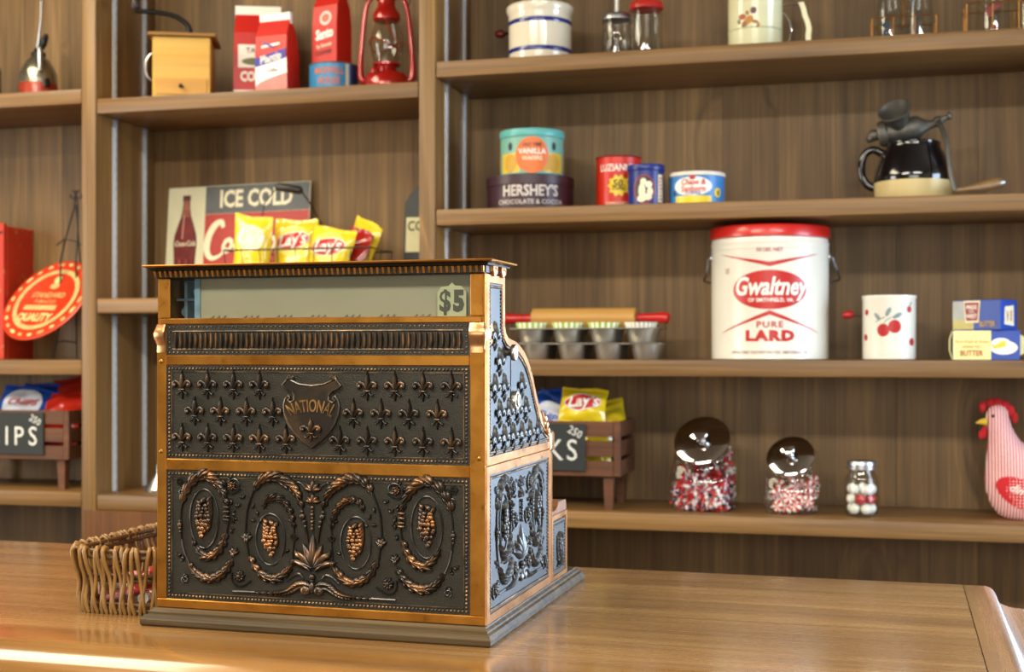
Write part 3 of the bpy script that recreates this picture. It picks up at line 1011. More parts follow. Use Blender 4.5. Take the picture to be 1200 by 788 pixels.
# shield
SHM = relief_mat('oxidised_shield', '#2f2a23', '#8a6844', .001, .009, .36)
half = [(0, .236), (.006, .2405), (.014, .247), (.023, .256), (.030, .267), (.0345, .280), (.0355, .291), (.0335, .299), (.030, .3035), (.0270, .3025), (.0262, .2995), (.0285, .2975), (.0262, .2955), (.0225, .2975), (.0225, .3035), (.0265, .3085), (.0335, .3115), (.0375, .3165), (.0325, .3225), (.0300, .3265), (.0240, .3225), (.0150, .3185), (0, .3165)]
sh = half + [(-x, z) for x, z in reversed(half[1:-1])]
mb = MB()
n = len(sh)
def inset(poly, d):
    out = []
    m = len(poly)
    for i in range(m):
        a, b, c = Vector(poly[i - 1]), Vector(poly[i]), Vector(poly[(i + 1) % m])
        e1 = (b - a).normalized(); e2 = (c - b).normalized()
        n1 = Vector((-e1.y, e1.x)); n2 = Vector((-e2.y, e2.x))
        k = (n1 + n2); k = k.normalized() if k.length > 1e-6 else n1
        q = b + k * d / max(.45, k.dot(n1))
        out.append((q.x, q.y))
    return out
i1 = inset(sh, .0012)
cz = .285
rings = [[(x, -.0005, z) for x, z in sh], [(x, -.0042, z) for x, z in sh], [(x, -.0048, z) for x, z in i1], [(x, -.0034, z) for x, z in inset(sh, .0022)]]
vs = [p for r in rings for p in r]
fs = []
for i in range(3):
    for j in range(n):
        a = i * n + j; b = i * n + (j + 1) % n
        fs.append((a, b, b + n, a + n))
fs.append(tuple(range(3 * n, 4 * n)))
mb.add(vs, fs)
shield = mb.build('shield', SHM, uppp, ang=40, loc=(PC - .001, -.0012, -.002))
shield.scale = (1.1, 1, 1)
for sx in (-1, 1):
    MB().lathe([(.0046, 0), (.0046, .003), (.003, .0048), (0, .0052)], 14, mat=mat_tr((sx * .0265, 0, .3255), (R(90), 0, 0))).build('scroll_end', SHM, shield)
# arched lettering
vs, fs = text2d('NATIONAL', .0225, .0003, sx=.53, res=3)
mb = MB()
def arch(u, v):
    a = u / .060
    rr = .060 + v
    return (rr * math.sin(a), rr * math.cos(a) - .060 + .2895)
pts = [arch(u, v) for u, v in vs]
m_ = len(pts)
mb.add([(x, -.0050, z) for x, z in pts] + [(x, -.0030, z) for x, z in pts], [f for f in fs])
# raised walls of the letters
edges = {}
for f in fs:
    for i in range(len(f)):
        e = (f[i], f[(i + 1) % len(f)])
        edges[tuple(sorted(e))] = edges.get(tuple(sorted(e)), 0) + 1
mb.add([(x, -.0050, z) for x, z in pts] + [(x, -.0030, z) for x, z in pts], [(a, b, b + m_, a + m_) for (a, b), k in edges.items() if k == 1])
mb.build('lettering', LETTERB, shield, smooth=False)
put('fleur_de_lis', FLB, shield, (0, -.0034, .2595), scale=(1.0, 1, 1.0))
# flutes
fl = MB()
rings = []
for t in range(9):
    a = PI * t / 8
    z = -.0085 * math.cos(a)
    k = max(.12, math.sin(a)) ** .5
    xo = .0012 * math.sin(a)
    rings.append([(xo - .0022 * k, 0, z), (xo - .0013 * k, -.0030 * k, z), (xo + .0004, -.0042 * k, z), (xo + .0016 * k, -.0026 * k, z), (xo + .0021 * k, 0, z)])
nn_ = 5
vs = [p for r in rings for p in r]
fl.add(vs, [(i * nn_ + j, i * nn_ + j + 1, (i + 1) * nn_ + j + 1, (i + 1) * nn_ + j) for i in range(8) for j in range(4)])
FLU = fl.mesh('flute', relief_mat('rubbed_flute', '#2c2822', '#a97c4a', .0005, .0042), ang=70)
for k in range(54):
    put('flute', FLU, flup, (PL + .0135 + k * (PRR - PL - .027) / 53, -.0012, .3712), scale=(1.1, 1.25, 1.18))
f = MB().tube([(PL + .009, -.001, .3828), (PRR - .009, -.001, .3828)], .0014, 6).tube([(PL + .009, -.001, .3595), (PRR - .009, -.001, .3595)], .0012, 6)
f.build('fillet', BEADM, flup)
# cornice: fascia, dentils, roof slab with moulded lip
CO = M('oxidised_cornice', '#37322a', .42, .7, var=.2)
mb = MB()
rings = []
for off, z in ((.0005, .4525), (.0005, .4535), (.0030, .4535), (.0030, .4612), (.0060, .4625), (.0070, .4645), (.0095, .4655), (.0120, .4665)):
    a = HW + off; rings.append([(-a, -.002 - off, z), (a, -.002 - off, z), (a, .080 + off, z), (-a, .080 + off, z)])
mb.loft(rings).build('cornice', CO, reg, ang=25)
mb = MB()
rings = []
for off, z in ((.0125, .4665), (.0140, .4672), (.0145, .4682), (.0135, .4694)):
    a = HW + off; rings.append([(-a, -.002 - off, z), (a, -.002 - off, z), (a, .080 + off, z), (-a, .080 + off, z)])
mb.loft(rings).build('roof_slab', BRASS, reg, ang=25)
den = MB().add([(-.0017, 0, .0004), (.0017, 0, .0004), (.0017, 0, .0086), (-.0017, 0, .0086), (-.0013, -.0022, .0006), (.0013, -.0022, .0006), (.0016, -.0046, .0084), (-.0016, -.0046, .0084)],
               [(4, 5, 6, 7), (0, 4, 7, 3), (1, 2, 6, 5), (0, 1, 5, 4), (3, 7, 6, 2)]).mesh('dentil', brass_mat('rubbed_dentil', '#9a6a2e', '#c98d42', .35), False)
for k in range(60):
    put('dentil', den, reg, (-HW + .0005 + k * (2 * HW - .001) / 59, -.0050, .4530))
for k in range(2):
    # scrolled brackets under the cornice at the side
    MB().lathe([(.0001, -.004), (.0062, -.004), (.0062, .004), (.0036, .006), (.0001, .0062)], 14, mat=mat_tr((HW + .0025, .022 + k * .036, .4555), (0, R(90), 0))).box(HW, HW + .0075, .012 + k * .036, .032 + k * .036, .4545, .4630, .001).build('side_bracket', COPPER, reg)

# ---- right cheek: framed relief panels, S-shaped outline
SIDE = R(90)
side_out = [(0, .217), (0, .452), (.078, .452)] + PROF[3:-1] + [(.312, .217)]
def ringpoly(name, outer, d, h, m, parent):
    inn = inset(outer, -d)
    inn2 = inset(outer, -(d - .0012))
    n = len(outer)
    rows = [[(u, 0, v) for u, v in outer], [(u, -h, v) for u, v in inset(outer, -.0008)], [(u, -h, v) for u, v in inn2], [(u, 0, v) for u, v in inn]]
    vs = [p for r in rows for p in r]
    fs = [(i * n + j, i * n + (j + 1) % n, (i + 1) * n + (j + 1) % n, (i + 1) * n + j) for i in range(3) for j in range(n)]
    return MB().add(vs, fs).build(name, m, parent, ang=30, loc=(HW, 0, 0), rot=(0, 0, SIDE)), inn
ringpoly('side_frame', side_out, .0115, .0028, COPPER, reg)
low_out = [(0, .022), (0, .2165), (.312, .2165), (.312, .022)]
ringpoly('side_frame', low_out, .0125, .0028, COPPER, reg)
up_in = inset(side_out, -.0112)
lo_in = inset(low_out, -.0122)
def flatpoly(name, poly):
    n = len(poly)
    return MB().add([(u, -.0006, v) for u, v in poly] , [tuple(range(n))]).build(name, PANELM, reg, smooth=False, loc=(HW + .0003, 0, 0), rot=(0, 0, SIDE))
sup = flatpoly('side_upper_panel', up_in)
slo = flatpoly('side_lower_panel', lo_in)
def along(poly, step):
    out = []
    n = len(poly)
    for i in range(n):
        a, b = Vector(poly[i]), Vector(poly[(i + 1) % n])
        k = max(1, round((b - a).length / step))
        out += [tuple(a.lerp(b, j / k)) for j in range(k)]
    return out
beads(sup, along(inset(side_out, -.0150), .0047), .0019)
beads(slo, along(inset(low_out, -.0160), .0049), .0019)
def inside(poly, p):
    c = False
    j = len(poly) - 1
    for i in range(len(poly)):
        if (poly[i][1] > p[1]) != (poly[j][1] > p[1]) and p[0] < (poly[j][0] - poly[i][0]) * (p[1] - poly[i][1]) / (poly[j][1] - poly[i][1]) + poly[i][0]:
            c = not c
        j = i
    return c
clip = inset(side_out, -.0195)
row = 0
z = .2445
while z < .44:
    for c in range(12):
        u = .036 + c * .0410 + (.0205 if row % 2 else 0)
        if all(inside(clip, (u + du, z + dz_)) for du, dz_ in ((0, -.006), (0, .014), (.004, 0), (-.004, 0))) and math.hypot(u - .092, z - .3555) > .016 and math.hypot(u - .122, z - .293) > .020:
            put('fleur_de_lis', FLS, sup, (u, -.0006, z), scale=(1.3, 1, 1.15))
    z += .0325; row += 1
MB().box(.1085, .1093, -.0016, -.0006, .232, .352).build('seam', BEADM, sup, smooth=False)
SZ = .119
def side_copy(me):
    c_ = me.copy(); c_.materials.clear(); c_.materials.append(SIDEB)
    return c_
O_L2, O_R2, PAL2, BAC2, BC2, ROS2 = [side_copy(q) for q in (O_L, O_R, PAL, BAC, BC, ROS)]
for u, me, s in ((.075, O_L2, .92), (.235, O_R2, .92)):
    put('outer_scroll', me, slo, (u, -.0006, SZ + .020), scale=(s, 1, .95))
put('palmette', PAL2, slo, (.155, -.0006, SZ), scale=(1.0, 1, .95))
put('base_acanthus', BAC2, slo, (.155, -.0006, SZ), scale=(.95, 1, .95))
for u, s in ((.075, 1), (.235, -1)):
    put('berry_cluster', BC2, slo, (u, -.0006, SZ + .020), scale=(s, 1, 1.1))
for u, v, s in ((.115, .062, .9), (.197, .062, .9), (.125, -.045, 1), (.187, -.045, 1), (.125, .02, 1.0), (.187, .02, 1.0), (.035, -.058, .9), (.277, -.058, .9)):
    put('rosette', ROS2, slo, (u, -.0006, SZ + v), scale=(s, 1, s))
# corner scroll where the curved cheek meets the rail
mb = MB()
for k in range(3):
    mb.ell((.272 + k * .008, -.003, .262 - k * .009), (.006, .005, .006), 10, 6)
leaf(mb, (.262, .272), R(-60), .034, .007, .006, .4)
mb.build('corner_scroll', COPPER, reg, loc=(HW, 0, 0), rot=(0, 0, SIDE))
MB().box(HW - .012, HW + .005, .300, .330, .212, .243, .006, seg=3).build('drawer_catch_block', COPPER, reg)
MB().box(HW - .010, HW + .0035, .3125, .320, .022, .212, .003).build('corner_post', COPPER, reg, smooth=False)
# knob and lock on the cheek
MB().lathe([(.0045, 0), (.0045, .006), (.0050, .007), (.0098, .0075), (.0105, .0085), (.0105, .0125), (.0098, .0135), (.0001, .0138)], 24, mat=mat_tr((HW, .092, .3555), (0, R(90), 0))).build('side_knob', M('nickel_knob', '#b9b1a4', .3, 1, var=.08), reg)
lk = MB().lathe([(.0125, 0), (.0125, .006), (.0118, .0075), (.0085, .0078), (.0085, .0095), (.0001, .0098)], 24, mat=mat_tr((HW, .122, .293), (0, R(90), 0))).build('lock', M('nickel_lock', '#d0c7b2', .28, 1, var=.06), reg)
MB().box(HW + .0097, HW + .0102, .1213, .1227, .2885, .2975).build('keyhole', BLACK, lk, smooth=False)
# cash drawer standing out at the back
MB().box(-HW + .01, HW - .002, .318, .412, .022, .118, .002).build('drawer_case', COPPER, reg, smooth=False)
dw = [(.325, .030), (.325, .107), (.405, .107), (.405, .030)]
ringpoly('drawer_frame', [(.3205, .022), (.3205, .118), (.412, .118), (.412, .022)], .008, .0025, COPPER, reg)
dp = MB().add([(u, -.0006, v) for u, v in dw], [(0, 1, 2, 3)]).build('drawer_panel', PANELM, reg, smooth=False, loc=(HW + .0003, 0, 0), rot=(0, 0, SIDE))
beads(dp, rect_beads(.332, .400, .036, .102, .0046), .0015)
put('outer_scroll', O_L2, dp, (.366, -.0006, .068), scale=(.40, .8, .34)); put('rosette', ROS2, dp, (.366, -.0006, .072), scale=(1.2, 1, 1.5))
# wooden tray rail on the drawer with a scooped top
pr_ = [(.318, .118), (.318, .1335)] + [(.340 + .0 + .026 * math.cos(PI - PI * i / 8), .1335 - .011 * math.sin(PI * i / 8)) for i in range(9)] + [(.400, .1335), (.412, .1325), (.4155, .127), (.4155, .112), (.412, .112), (.412, .118)]
n = len(pr_)
vs = [(x, y, z) for x in (-HW + .012, HW) for y, z in pr_]
MB().add(vs, [(i, (i + 1) % n, n + (i + 1) % n, n + i) for i in range(n)] + [tuple(range(n)), tuple(reversed(range(n, 2 * n)))]).build('drawer_lid', wood('drawer_lid_wood', '#6b4224', '#9a6a40', 'x', .4, 0), reg, ang=40)

# ================================================================== wicker basket beside the register
WICK = M('wicker', '#84602f', .34, var=.25, vs=25)
WICKD = M('wicker_dark', '#5d4020', .42, var=.25, vs=25)
bk = thing('wicker_basket', 'small wicker basket with splayed sides, left of the cash register', 'basket', ctr(-1.021, 1.728, CT), CR)
def rrect(hx, hy, r, z, n=8):
    pts = []
    for cx, cy, a0 in ((hx - r, hy - r, 0), (-hx + r, hy - r, PI / 2), (-hx + r, -hy + r, PI), (hx - r, -hy + r, 1.5 * PI)):
        for i in range(n + 1):
            a = a0 + PI / 2 * i / n
            pts.append((cx + r * math.cos(a), cy + r * math.sin(a), z))
    return pts
def arclen(pts):
    out = [0.]
    for i in range(len(pts)):
        a, b = Vector(pts[i]), Vector(pts[(i + 1) % len(pts)])
        out.append(out[-1] + (b - a).length)
    return out
hx0, hy0, hx1, hy1 = .060, .135, .070, .148
def bring(t, off=0., z=None):
    h = .090 * t
    return rrect(hx0 + (hx1 - hx0) * t + off, hy0 + (hy1 - hy0) * t + off, .034, h if z is None else z)
stk = MB().tube([(0, -.0005, .001), (0, -.0030, .012), (0, -.0026, .024), (0, .0000, .034), (0, .0016, .044), (0, .0010, .056), (0, -.0018, .066), (0, -.0030, .078), (0, -.0025, .0885), (0, .0015, .0925), (0, .006, .0905), (0, .0075, .080)],
                [.0027, .0029, .0029, .0028, .0027, .0028, .0029, .0030, .0031, .0031, .003, .0026], 7).mesh('stake', WICK, ang=80)
base_r = bring(.5)
al = arclen(base_r)
NS = 108
for k in range(NS):
    s_ = al[-1] * (k + .5) / NS
    i = max(j for j in range(len(al) - 1) if al[j] <= s_)
    a, b = Vector(base_r[i]), Vector(base_r[(i + 1) % len(base_r)])
    p = a.lerp(b, (s_ - al[i]) / max(1e-6, al[i + 1] - al[i]))
    d = (b - a).normalized()
    nrm = Vector((d.y, -d.x, 0))
    ang = math.atan2(nrm.y, nrm.x) + PI / 2
    o = put('stake', stk, bk, (p.x, p.y, 0), (0, R(0), ang))
    o.rotation_euler = (Euler((R(7 if k % 2 else 2), R(4 if k % 2 else -4), 0)).to_matrix().to_4x4()).to_euler()
    m = Matrix.Rotation(ang, 4, 'Z') @ Euler((R(5 + (k * 7 % 5) * .8), R((8 if k % 2 else -7) + (k * 5 % 7 - 3) * .9), 0)).to_matrix().to_4x4()
    o.rotation_euler = m.to_euler()
for nm, t, offs in (('base_weave', .05, (0, .004)), ('base_weave', .13, (0,)), ('waist_weave', .50, (-.003,)), ('waist_weave', .57, (-.003,)), ('rim_weave', .86, (-.001,)), ('rim_weave', .95, (-.002,))):
    for of in offs:
        MB().tube(bring(t, of - .001), .0032, 7, closed=True).build(nm, WICKD, bk, ang=80)
MB().loft([bring(.02, -.003), bring(.06, -.003)]).build('basket_floor', WICKD, bk, smooth=False)
# a few wrapped sweets inside
CPINK = [M('sweet_wrapper_%s' % n, c, .3, var=.2) for n, c in (('pink', '#d88a8a'), ('white', '#e8e0d8'), ('red', '#a83a30'))]
sweet = MB().ell((0, 0, 0), (.012, .008, .008), 10, 6)
sweet.lathe([(.0015, 0), (.008, .010)], 8, mat=mat_tr((.010, 0, 0), (0, R(90), 0))).lathe([(.0015, 0), (.008, .010)], 8, mat=mat_tr((-.010, 0, 0), (0, R(-90), 0)))
sw_me = [sweet.mesh('wrapped_sweet', m) for m in CPINK]
rr = random.Random(12)
for k in range(20):
    gx, gy, gz = (k % 2) * .050 - .025, (k // 2 % 5) * .046 - .092, .016 + (k // 10) * .018
    lx, ly, _ = ctr(-1.021 + gx + rr.uniform(-.006, .006), 1.728 + gy + rr.uniform(-.006, .006))
    o = put('wrapped_sweet', sw_me[k % 3], None, (lx, ly, CT + gz), (rr.uniform(-.4, .4), rr.uniform(-.3, .3), rr.uniform(0, 3)))
    tag(o, 'wrapped sweet lying inside the wicker basket', 'candy', 'wrapped sweets in the wicker basket')

# ================================================================== makers for shelf goods
def can(name, label, cat, x, y, z, r, h, m, lid=None, lid_h=.0, rim=None, bead=True, rz=0., group=None):
    t = thing(name, label, cat, (x, y, z), rz, group)
    MB().lathe([(r - .002, 0), (r, .002), (r, h - lid_h - .001), (r - .0015, h - lid_h)] + ([(r - .004, h), (.0, h)] if not lid else [(r * .9, h - lid_h), (0, h - lid_h)]), 48).build('body', m, t)
    if lid:
        MB().lathe([(r + .0015, h - lid_h), (r + .0025, h - lid_h + .002), (r + .0025, h - .003), (r + .001, h), (r - .006, h), (r - .010, h - .003), (0, h - .003)], 48).build('lid', lid, t)
    if rim:
        for zz in ((.002, h - .002) if not lid else (.002,)):
            MB().tube([((r + .0002) * math.sin(a), -(r + .0002) * math.cos(a), zz) for a in [2 * PI * i / 40 for i in range(40)]], .0018, 6, closed=True).build('rim', rim, t)
    return t
def face(x, y):
    """angle that turns a thing's front from -y towards the camera position"""
    return math.atan2(x, y) * -1.

# chip bag: pillow pouch with crimped ends
def bag_fn(w_, h_, th, seed):
    rr = random.Random(seed)
    ph = [rr.uniform(0, 6.28) for _ in range(8)]
    def f(u, v, s=-1):          # u, v in -1..1 ; s=-1 front
        e = max(0., 1 - abs(v) ** 3.2) ** .7 * max(0., 1 - abs(u) ** 2.6) ** .55
        wr = .0022 * math.sin(5 * u + 3 * v + ph[0]) + .0016 * math.sin(9 * v - 4 * u + ph[1]) + .0016 * math.sin(13 * u + ph[2]) * abs(v) ** 2
        edge = 1 - .05 * (1 - abs(v)) * (1 + .5 * math.sin(4 * v + ph[3])) - .03 * abs(v) * 0
        bend = .006 * math.sin(2.2 * v + ph[4])
        return (u * w_ / 2 * edge, s * (th * e) + wr * (.4 + e) * (1 if s < 0 else .6) + bend, h_ / 2 * (1 + v) + .004 * u * math.sin(ph[5]) + .003 * math.sin(3 * u + ph[6]) * (v > .95))
    return f
FOIL = {}
def foil(name, col):
    if name not in FOIL:
        FOIL[name] = M('foil_' + name, col, .22, 0, .7, var=.10, vs=9, coat=.3)
    return FOIL[name]
def chip_bag(label, loc, rot, w_, h_, th, body, seed, text="Lay's", banner=None, disc=None, tcol=None, group=None, tsize=.040, oyf=.03):
    t = thing('chip_bag', label, 'chip bag', loc, 0, group)
    t.rotation_euler = rot
    f = bag_fn(w_, h_, th, seed)
    nu, nv = 14, 18
    vs = []; fs = []
    for s in (-1, 1):
        o = len(vs)
        for j in range(nv + 1):
            for i in range(nu + 1):
                vs.append(f(-1 + 2 * i / nu, -1 + 2 * j / nv, s))
        for j in range(nv):
            for i in range(nu):
                a = o + j * (nu + 1) + i
                fs.append((a, a + 1, a + nu + 2, a + nu + 1) if s < 0 else (a, a + nu + 1, a + nu + 2, a + 1))
    bm = MB().add(vs, fs)
    bm.build('pouch', body, t, ang=75, fix=False)
    for v0 in (-1, 1):           # crimped seals
        n = 28
        ring = []
        top_ = [f(-1 + 2 * i / n, v0, -1) for i in range(n + 1)]
        a = [(p[0], p[1] - .0008 + .0006 * (-1) ** i, p[2] - v0 * .002) for i, p in enumerate(top_)]
        b = [(p[0], p[1] - .0008 + .0006 * (-1) ** i, p[2] + v0 * (.007 + .0018 * (i % 2))) for i, p in enumerate(top_)]
        vs2 = a + b; m = n + 1
        vs2 += [(x, y + .0012, z) for x, y, z in vs2]
        fs2 = [(i, i + 1, m + i + 1, m + i) for i in range(n)] + [(2 * m + i, 3 * m + i, 3 * m + i + 1, 2 * m + i + 1) for i in range(n)]
        MB().add(vs2, fs2).build('seal', body, t, smooth=False, fix=False)
    def surf(lift):
        def g(u, v):
            p = f(max(-1, min(1, u / (w_ / 2))), max(-1, min(1, v / (h_ / 2))), -1)
            return (p[0], p[1] - lift, p[2])
        return g
    oy = h_ * oyf
    if disc:
        decal('disc', t, shift2d(ell2d(w_ * .36, w_ * .34, 10, 36), 0, oy), surf(.0010), disc)
    if banner:
        decal('banner_edge', t, shift2d(ell2d(w_ * .405, w_ * .185, 10, 36), 0, oy, R(9)), surf(.0016), WHITE)
        decal('banner', t, shift2d(ell2d(w_ * .385, w_ * .165, 10, 36), 0, oy, R(9)), surf(.0022), banner)
    if text:
        decal('lettering', t, fine2d(shift2d(text2d(text, tsize, .0009, .25), 0, oy, R(9)), 3), surf(.0032), tcol or WHITE)
    return t

# slatted crate on legs, with a chalkboard
def crate(label, x, y, z, w_, d_, h_, leg, board_label, text, price, bx0, bx1, gap=1.22):
    t = thing('slatted_crate', label, 'crate', (x, y, z), 0, 'slatted wooden crates')
    hw, hd = w_ / 2, d_ / 2
    for sx in (-1, 1):
        for sy in (-1, 1):
            MB().box(sx * hw - (.016 if sx > 0 else 0) - (0 if sx > 0 else 0), sx * hw + (.016 if sx < 0 else 0), sy * hd - (.014 if sy > 0 else 0), sy * hd + (.014 if sy < 0 else 0), leg, leg + h_, .001).build('corner_post', W_CRATE, t, smooth=False)
            px, py = sx * (hw - .030), sy * (hd - .022)
            r1, r2 = .012, .009
            MB().loft([[(px - r2, py - r2, 0), (px + r2, py - r2, 0), (px + r2, py + r2, 0), (px - r2, py + r2, 0)], [(px - r1, py - r1, leg + .002), (px + r1, py - r1, leg + .002), (px + r1, py + r1, leg + .002), (px - r1, py + r1, leg + .002)]]).build('leg', W_CRATE, t, smooth=False)
    sh_ = (h_ - .020) / 3
    for k in range(3):
        z0 = leg + k * (sh_ + .010)
        for sy in (-1, 1):
            y0 = sy * hd - .008 if sy > 0 else sy * hd
            MB().box(-hw + .0165, hw - .0165, y0 + .001, y0 + .008, z0, z0 + sh_, .001).build('slat', W_CRATE, t, smooth=False)
        for sx in (-1, 1):
            x0 = sx * hw - .008 if sx > 0 else sx * hw
            MB().box(x0 + .0005, x0 + .0075, -hd + .0145, hd - .0145, z0, z0 + sh_, .001).build('slat', W_CRATE, t, smooth=False)
    MB().box(-hw + .017, hw - .017, -hd + .010, hd - .010, leg + .002, leg + .008).build('crate_floor', W_CRATE, t, smooth=False)
    # chalkboard hung on the front slats
    b = thing('chalkboard_sign', board_label, 'sign', (x, y - hd - .0052, z + leg + .012), 0, 'chalkboard crate signs')
    MB().box(bx0, bx1, 0, .005, 0, h_ - .018, .0008).build('board', M('chalkboard', '#262a2a', .7, var=.12), b, smooth=False)
    CH = M('chalk', '#dcdcd4', .9)
    tv = text2d(text, .070, .0001, 0, .88, 'RIGHT', 3, gap)
    decal('chalk_lettering', b, tv, flat(bx1 - .017, -.0006, (h_ - .018) * .42), CH)
    decal('chalk_price', b, shift2d(text2d(price, .026, .0003, 0, .9), 0, 0, R(-28)), flat(bx1 - .024, -.0006, (h_ - .018) * .82), CH)
    return t

# ================================================================== right bay, second shelf from the top: tins and jug
y = 3.125
x = X_at(621.5, y)
HB = M('chocolate_tin', '#3a2029', .38, var=.1)
SIL = M('silver_print', '#cfc3bb', .4, var=.05)
t = can('chocolate_tin', 'wide dark brown cocoa tin with silver lettering, under the wafer tin', 'tin', x, y, S2, .104, .080, HB, None, 0, HB, rz=face(x, y))
MB().lathe([(.1045, .056), (.1062, .058), (.1062, .0795), (.104, .0808), (.09, .0808), (.088, .079), (0, .079)], 48).build('lid', HB, t)
decal('lettering', t, text2d("HERSHEY'S", .036, .0010, sx=.80), cyl(.1062, .0405, 0, .0012), SIL)
decal('lettering', t, text2d("CHOCOLATE & COCOA", .0150, .0004, sx=1.0), cyl(.104, .0150, 0, .0012), SIL)
rv = .0755
xv, yv = X_at(623.5, 3.10), 3.10
t = can('wafer_tin', 'turquoise-lidded vanilla wafer tin with an orange disc, on the cocoa tin', 'tin', xv, yv, S2 + .0812, rv, .107, M('wafer_tin_paint', '#79b0a0', .35, var=.05), M('turquoise_lid', '#5fb0ac', .35), .018, None, rz=face(xv, yv))
for k in range(8):
    decal('yellow_field', t, rect2d(-.029, .029, .004, .050, 6, 2), cyl(rv, 0, 2 * PI * k / 8, .0004), M('wafer_yellow', '#d9b93c', .4)) if k % 2 else decal('biscuit', t, ell2d(.020, .022, 3, 20, 0, .028), cyl(rv, 0, 2 * PI * k / 8 + .4 * (k == 0), .0008), M('biscuit_tan', '#c99a2e', .5))
for a in (-.74, .74):
    decal('biscuit', t, ell2d(.018, .022, 3, 20, 0, .026), cyl(rv, 0, a, .0012), M('biscuit_tan', '#c99a2e', .5))
    decal('small_figure', t, ell2d(.006, .010, 2, 12, 0, .066), cyl(rv, 0, a, .0012), M('dark_navy', '#1d2a33', .4))
OR = M('orange_disc', '#e2702c', .4)
decal('disc', t, ell2d(.040, .043, 5, 32, 0, .044), cyl(rv, 0, 0, .0014), OR)
decal('lettering', t, text2d('VANILLA', .0175, .0008, sx=.92), cyl(rv, .052, 0, .0022), WHITE)
decal('lettering', t, text2d('WAFERS', .0140, .0006, sx=.92), cyl(rv, .036, 0, .0022), CREAM)
decal('lettering', t, text2d('OLD TIME', .0110, .0005, sx=.92), cyl(rv, .068, 0, .0022), M('dark_navy', '#1d2a33', .4))

y = 3.155; x = X_at(725, y)
t = can('coffee_tin', 'tall red coffee tin with white lettering and a yellow price burst', 'tin', x, y, S2, .054, .128, M('red_tin', '#cf2a17', .34, var=.05), None, 0, M('tin_rim', '#aa3333', .35, .6), rz=face(x, y))
decal('lettering', t, text2d('LUZIANNE', .0230, .0009, sx=.78), cyl(.054, .098, -.10, .0008), WHITE)
burst = [(.024 * (1 + .14 * (-1) ** k) * math.cos(2 * PI * k / 20), .024 * (1 + .14 * (-1) ** k) * math.sin(2 * PI * k / 20)) for k in range(20)]
decal('price_burst', t, ([(0, 0)] + burst, [(0, 1 + k, 1 + (k + 1) % 20) for k in range(20)]), cyl(.054, .056, 0, .0014), YEL)
decal('price', t, text2d('50', .024, .0004, .1), cyl(.054, .060, -.05, .0024), INK)
decal('lettering', t, text2d('COFFEE', .0095, .0003), cyl(.054, .048, 0, .0024), INK)
decal('lettering', t, text2d('COFFEE & CHICORY', .0085, .0003, sx=.8), cyl(.054, .014, 0, .0008), CREAM)

y = 3.063; x = X_at(757, y)
NAVY = M('navy_tin', '#1b2c78', .33, var=.05)
t = can('baking_powder_tin', 'small navy blue tin with a red-ringed oval picture', 'tin', x, y, S2, .0415, .094, NAVY, M('navy_lid', '#1d2f7c', .3), .014, None, rz=face(x, y))
decal('oval_ring', t, ell2d(.0250, .0330, 4, 28, -.004, .036), cyl(.0415, 0, 0, .0006), M('ring_red', '#b3222a', .4))
decal('oval_field', t, ell2d(.0225, .0305, 4, 28, -.004, .036), cyl(.0415, 0, 0, .0012), M('oval_dark', '#3a3230', .5))
for (ux, uz, a, b) in ((-.009, .032, .008, .018), (-.006, .053, .007, .008), (.006, .046, .008, .008), (.009, .030, .007, .010), (-.010, .014, .010, .008), (.004, .018, .009, .008)):
    decal('picture_shape', t, ell2d(a, b, 2, 14, ux, uz), cyl(.0415, 0, 0, .0020), CREAM)
decal('side_label', t, rect2d(.030, .046, .006, .070, 4, 1), cyl(.0415, 0, 0, .0006), CREAM)
for k in range(7):
    decal('side_lettering', t, rect2d(.033, .033 + .010 - .002 * (k % 3), .012 + k * .008, .015 + k * .008, 2, 1), cyl(.0415, 0, 0, .0012), RED)

y = 3.09; x = X_at(816.5, y)
t = can('coffee_tin', 'low blue and white coffee tin with red lettering in a white oval', 'tin', x, y, S2, .0635, .074, M('sky_blue_tin', '#3f86c8', .35, var=.05), M('white_lid', '#e4ddd0', .4), .009, None, rz=face(x, y))
decal('oval_label', t, ell2d(.046, .0215, 5, 30, -.010, .040), cyl(.0635, 0, 0, .0006), WHITE)
decal('lettering', t, text2d('Chase &', .0185, .0009, .12, .9), cyl(.0635, .049, -.14, .0014), RED)
decal('lettering', t, text2d('Sanborn', .0190, .0009, .12, .9), cyl(.0635, .0335, -.14, .0014), RED)
decal('lettering', t, text2d('COFFEE', .0085, .0004, 0, 1.2), cyl(.0635, .0235, -.14, .0014), BLUE)
decal('yellow_band', t, rect2d(-.052, .034, .002, .018, 10, 1), cyl(.0635, 0, 0, .0010), YEL)
decal('star', t, ell2d(.010, .011, 3, 16, .052, .026), cyl(.0635, 0, 0, .0010), YEL)
for a in (-.056, .053):
    decal('figure', t, text2d('E', .014, .0012), cyl(.0635, .025, a / .0635, .0020), INK)
decal('medallion', t, ell2d(.007, .006, 2, 14, -.010, .060), cyl(.0635, 0, 0, .0014), DRED)

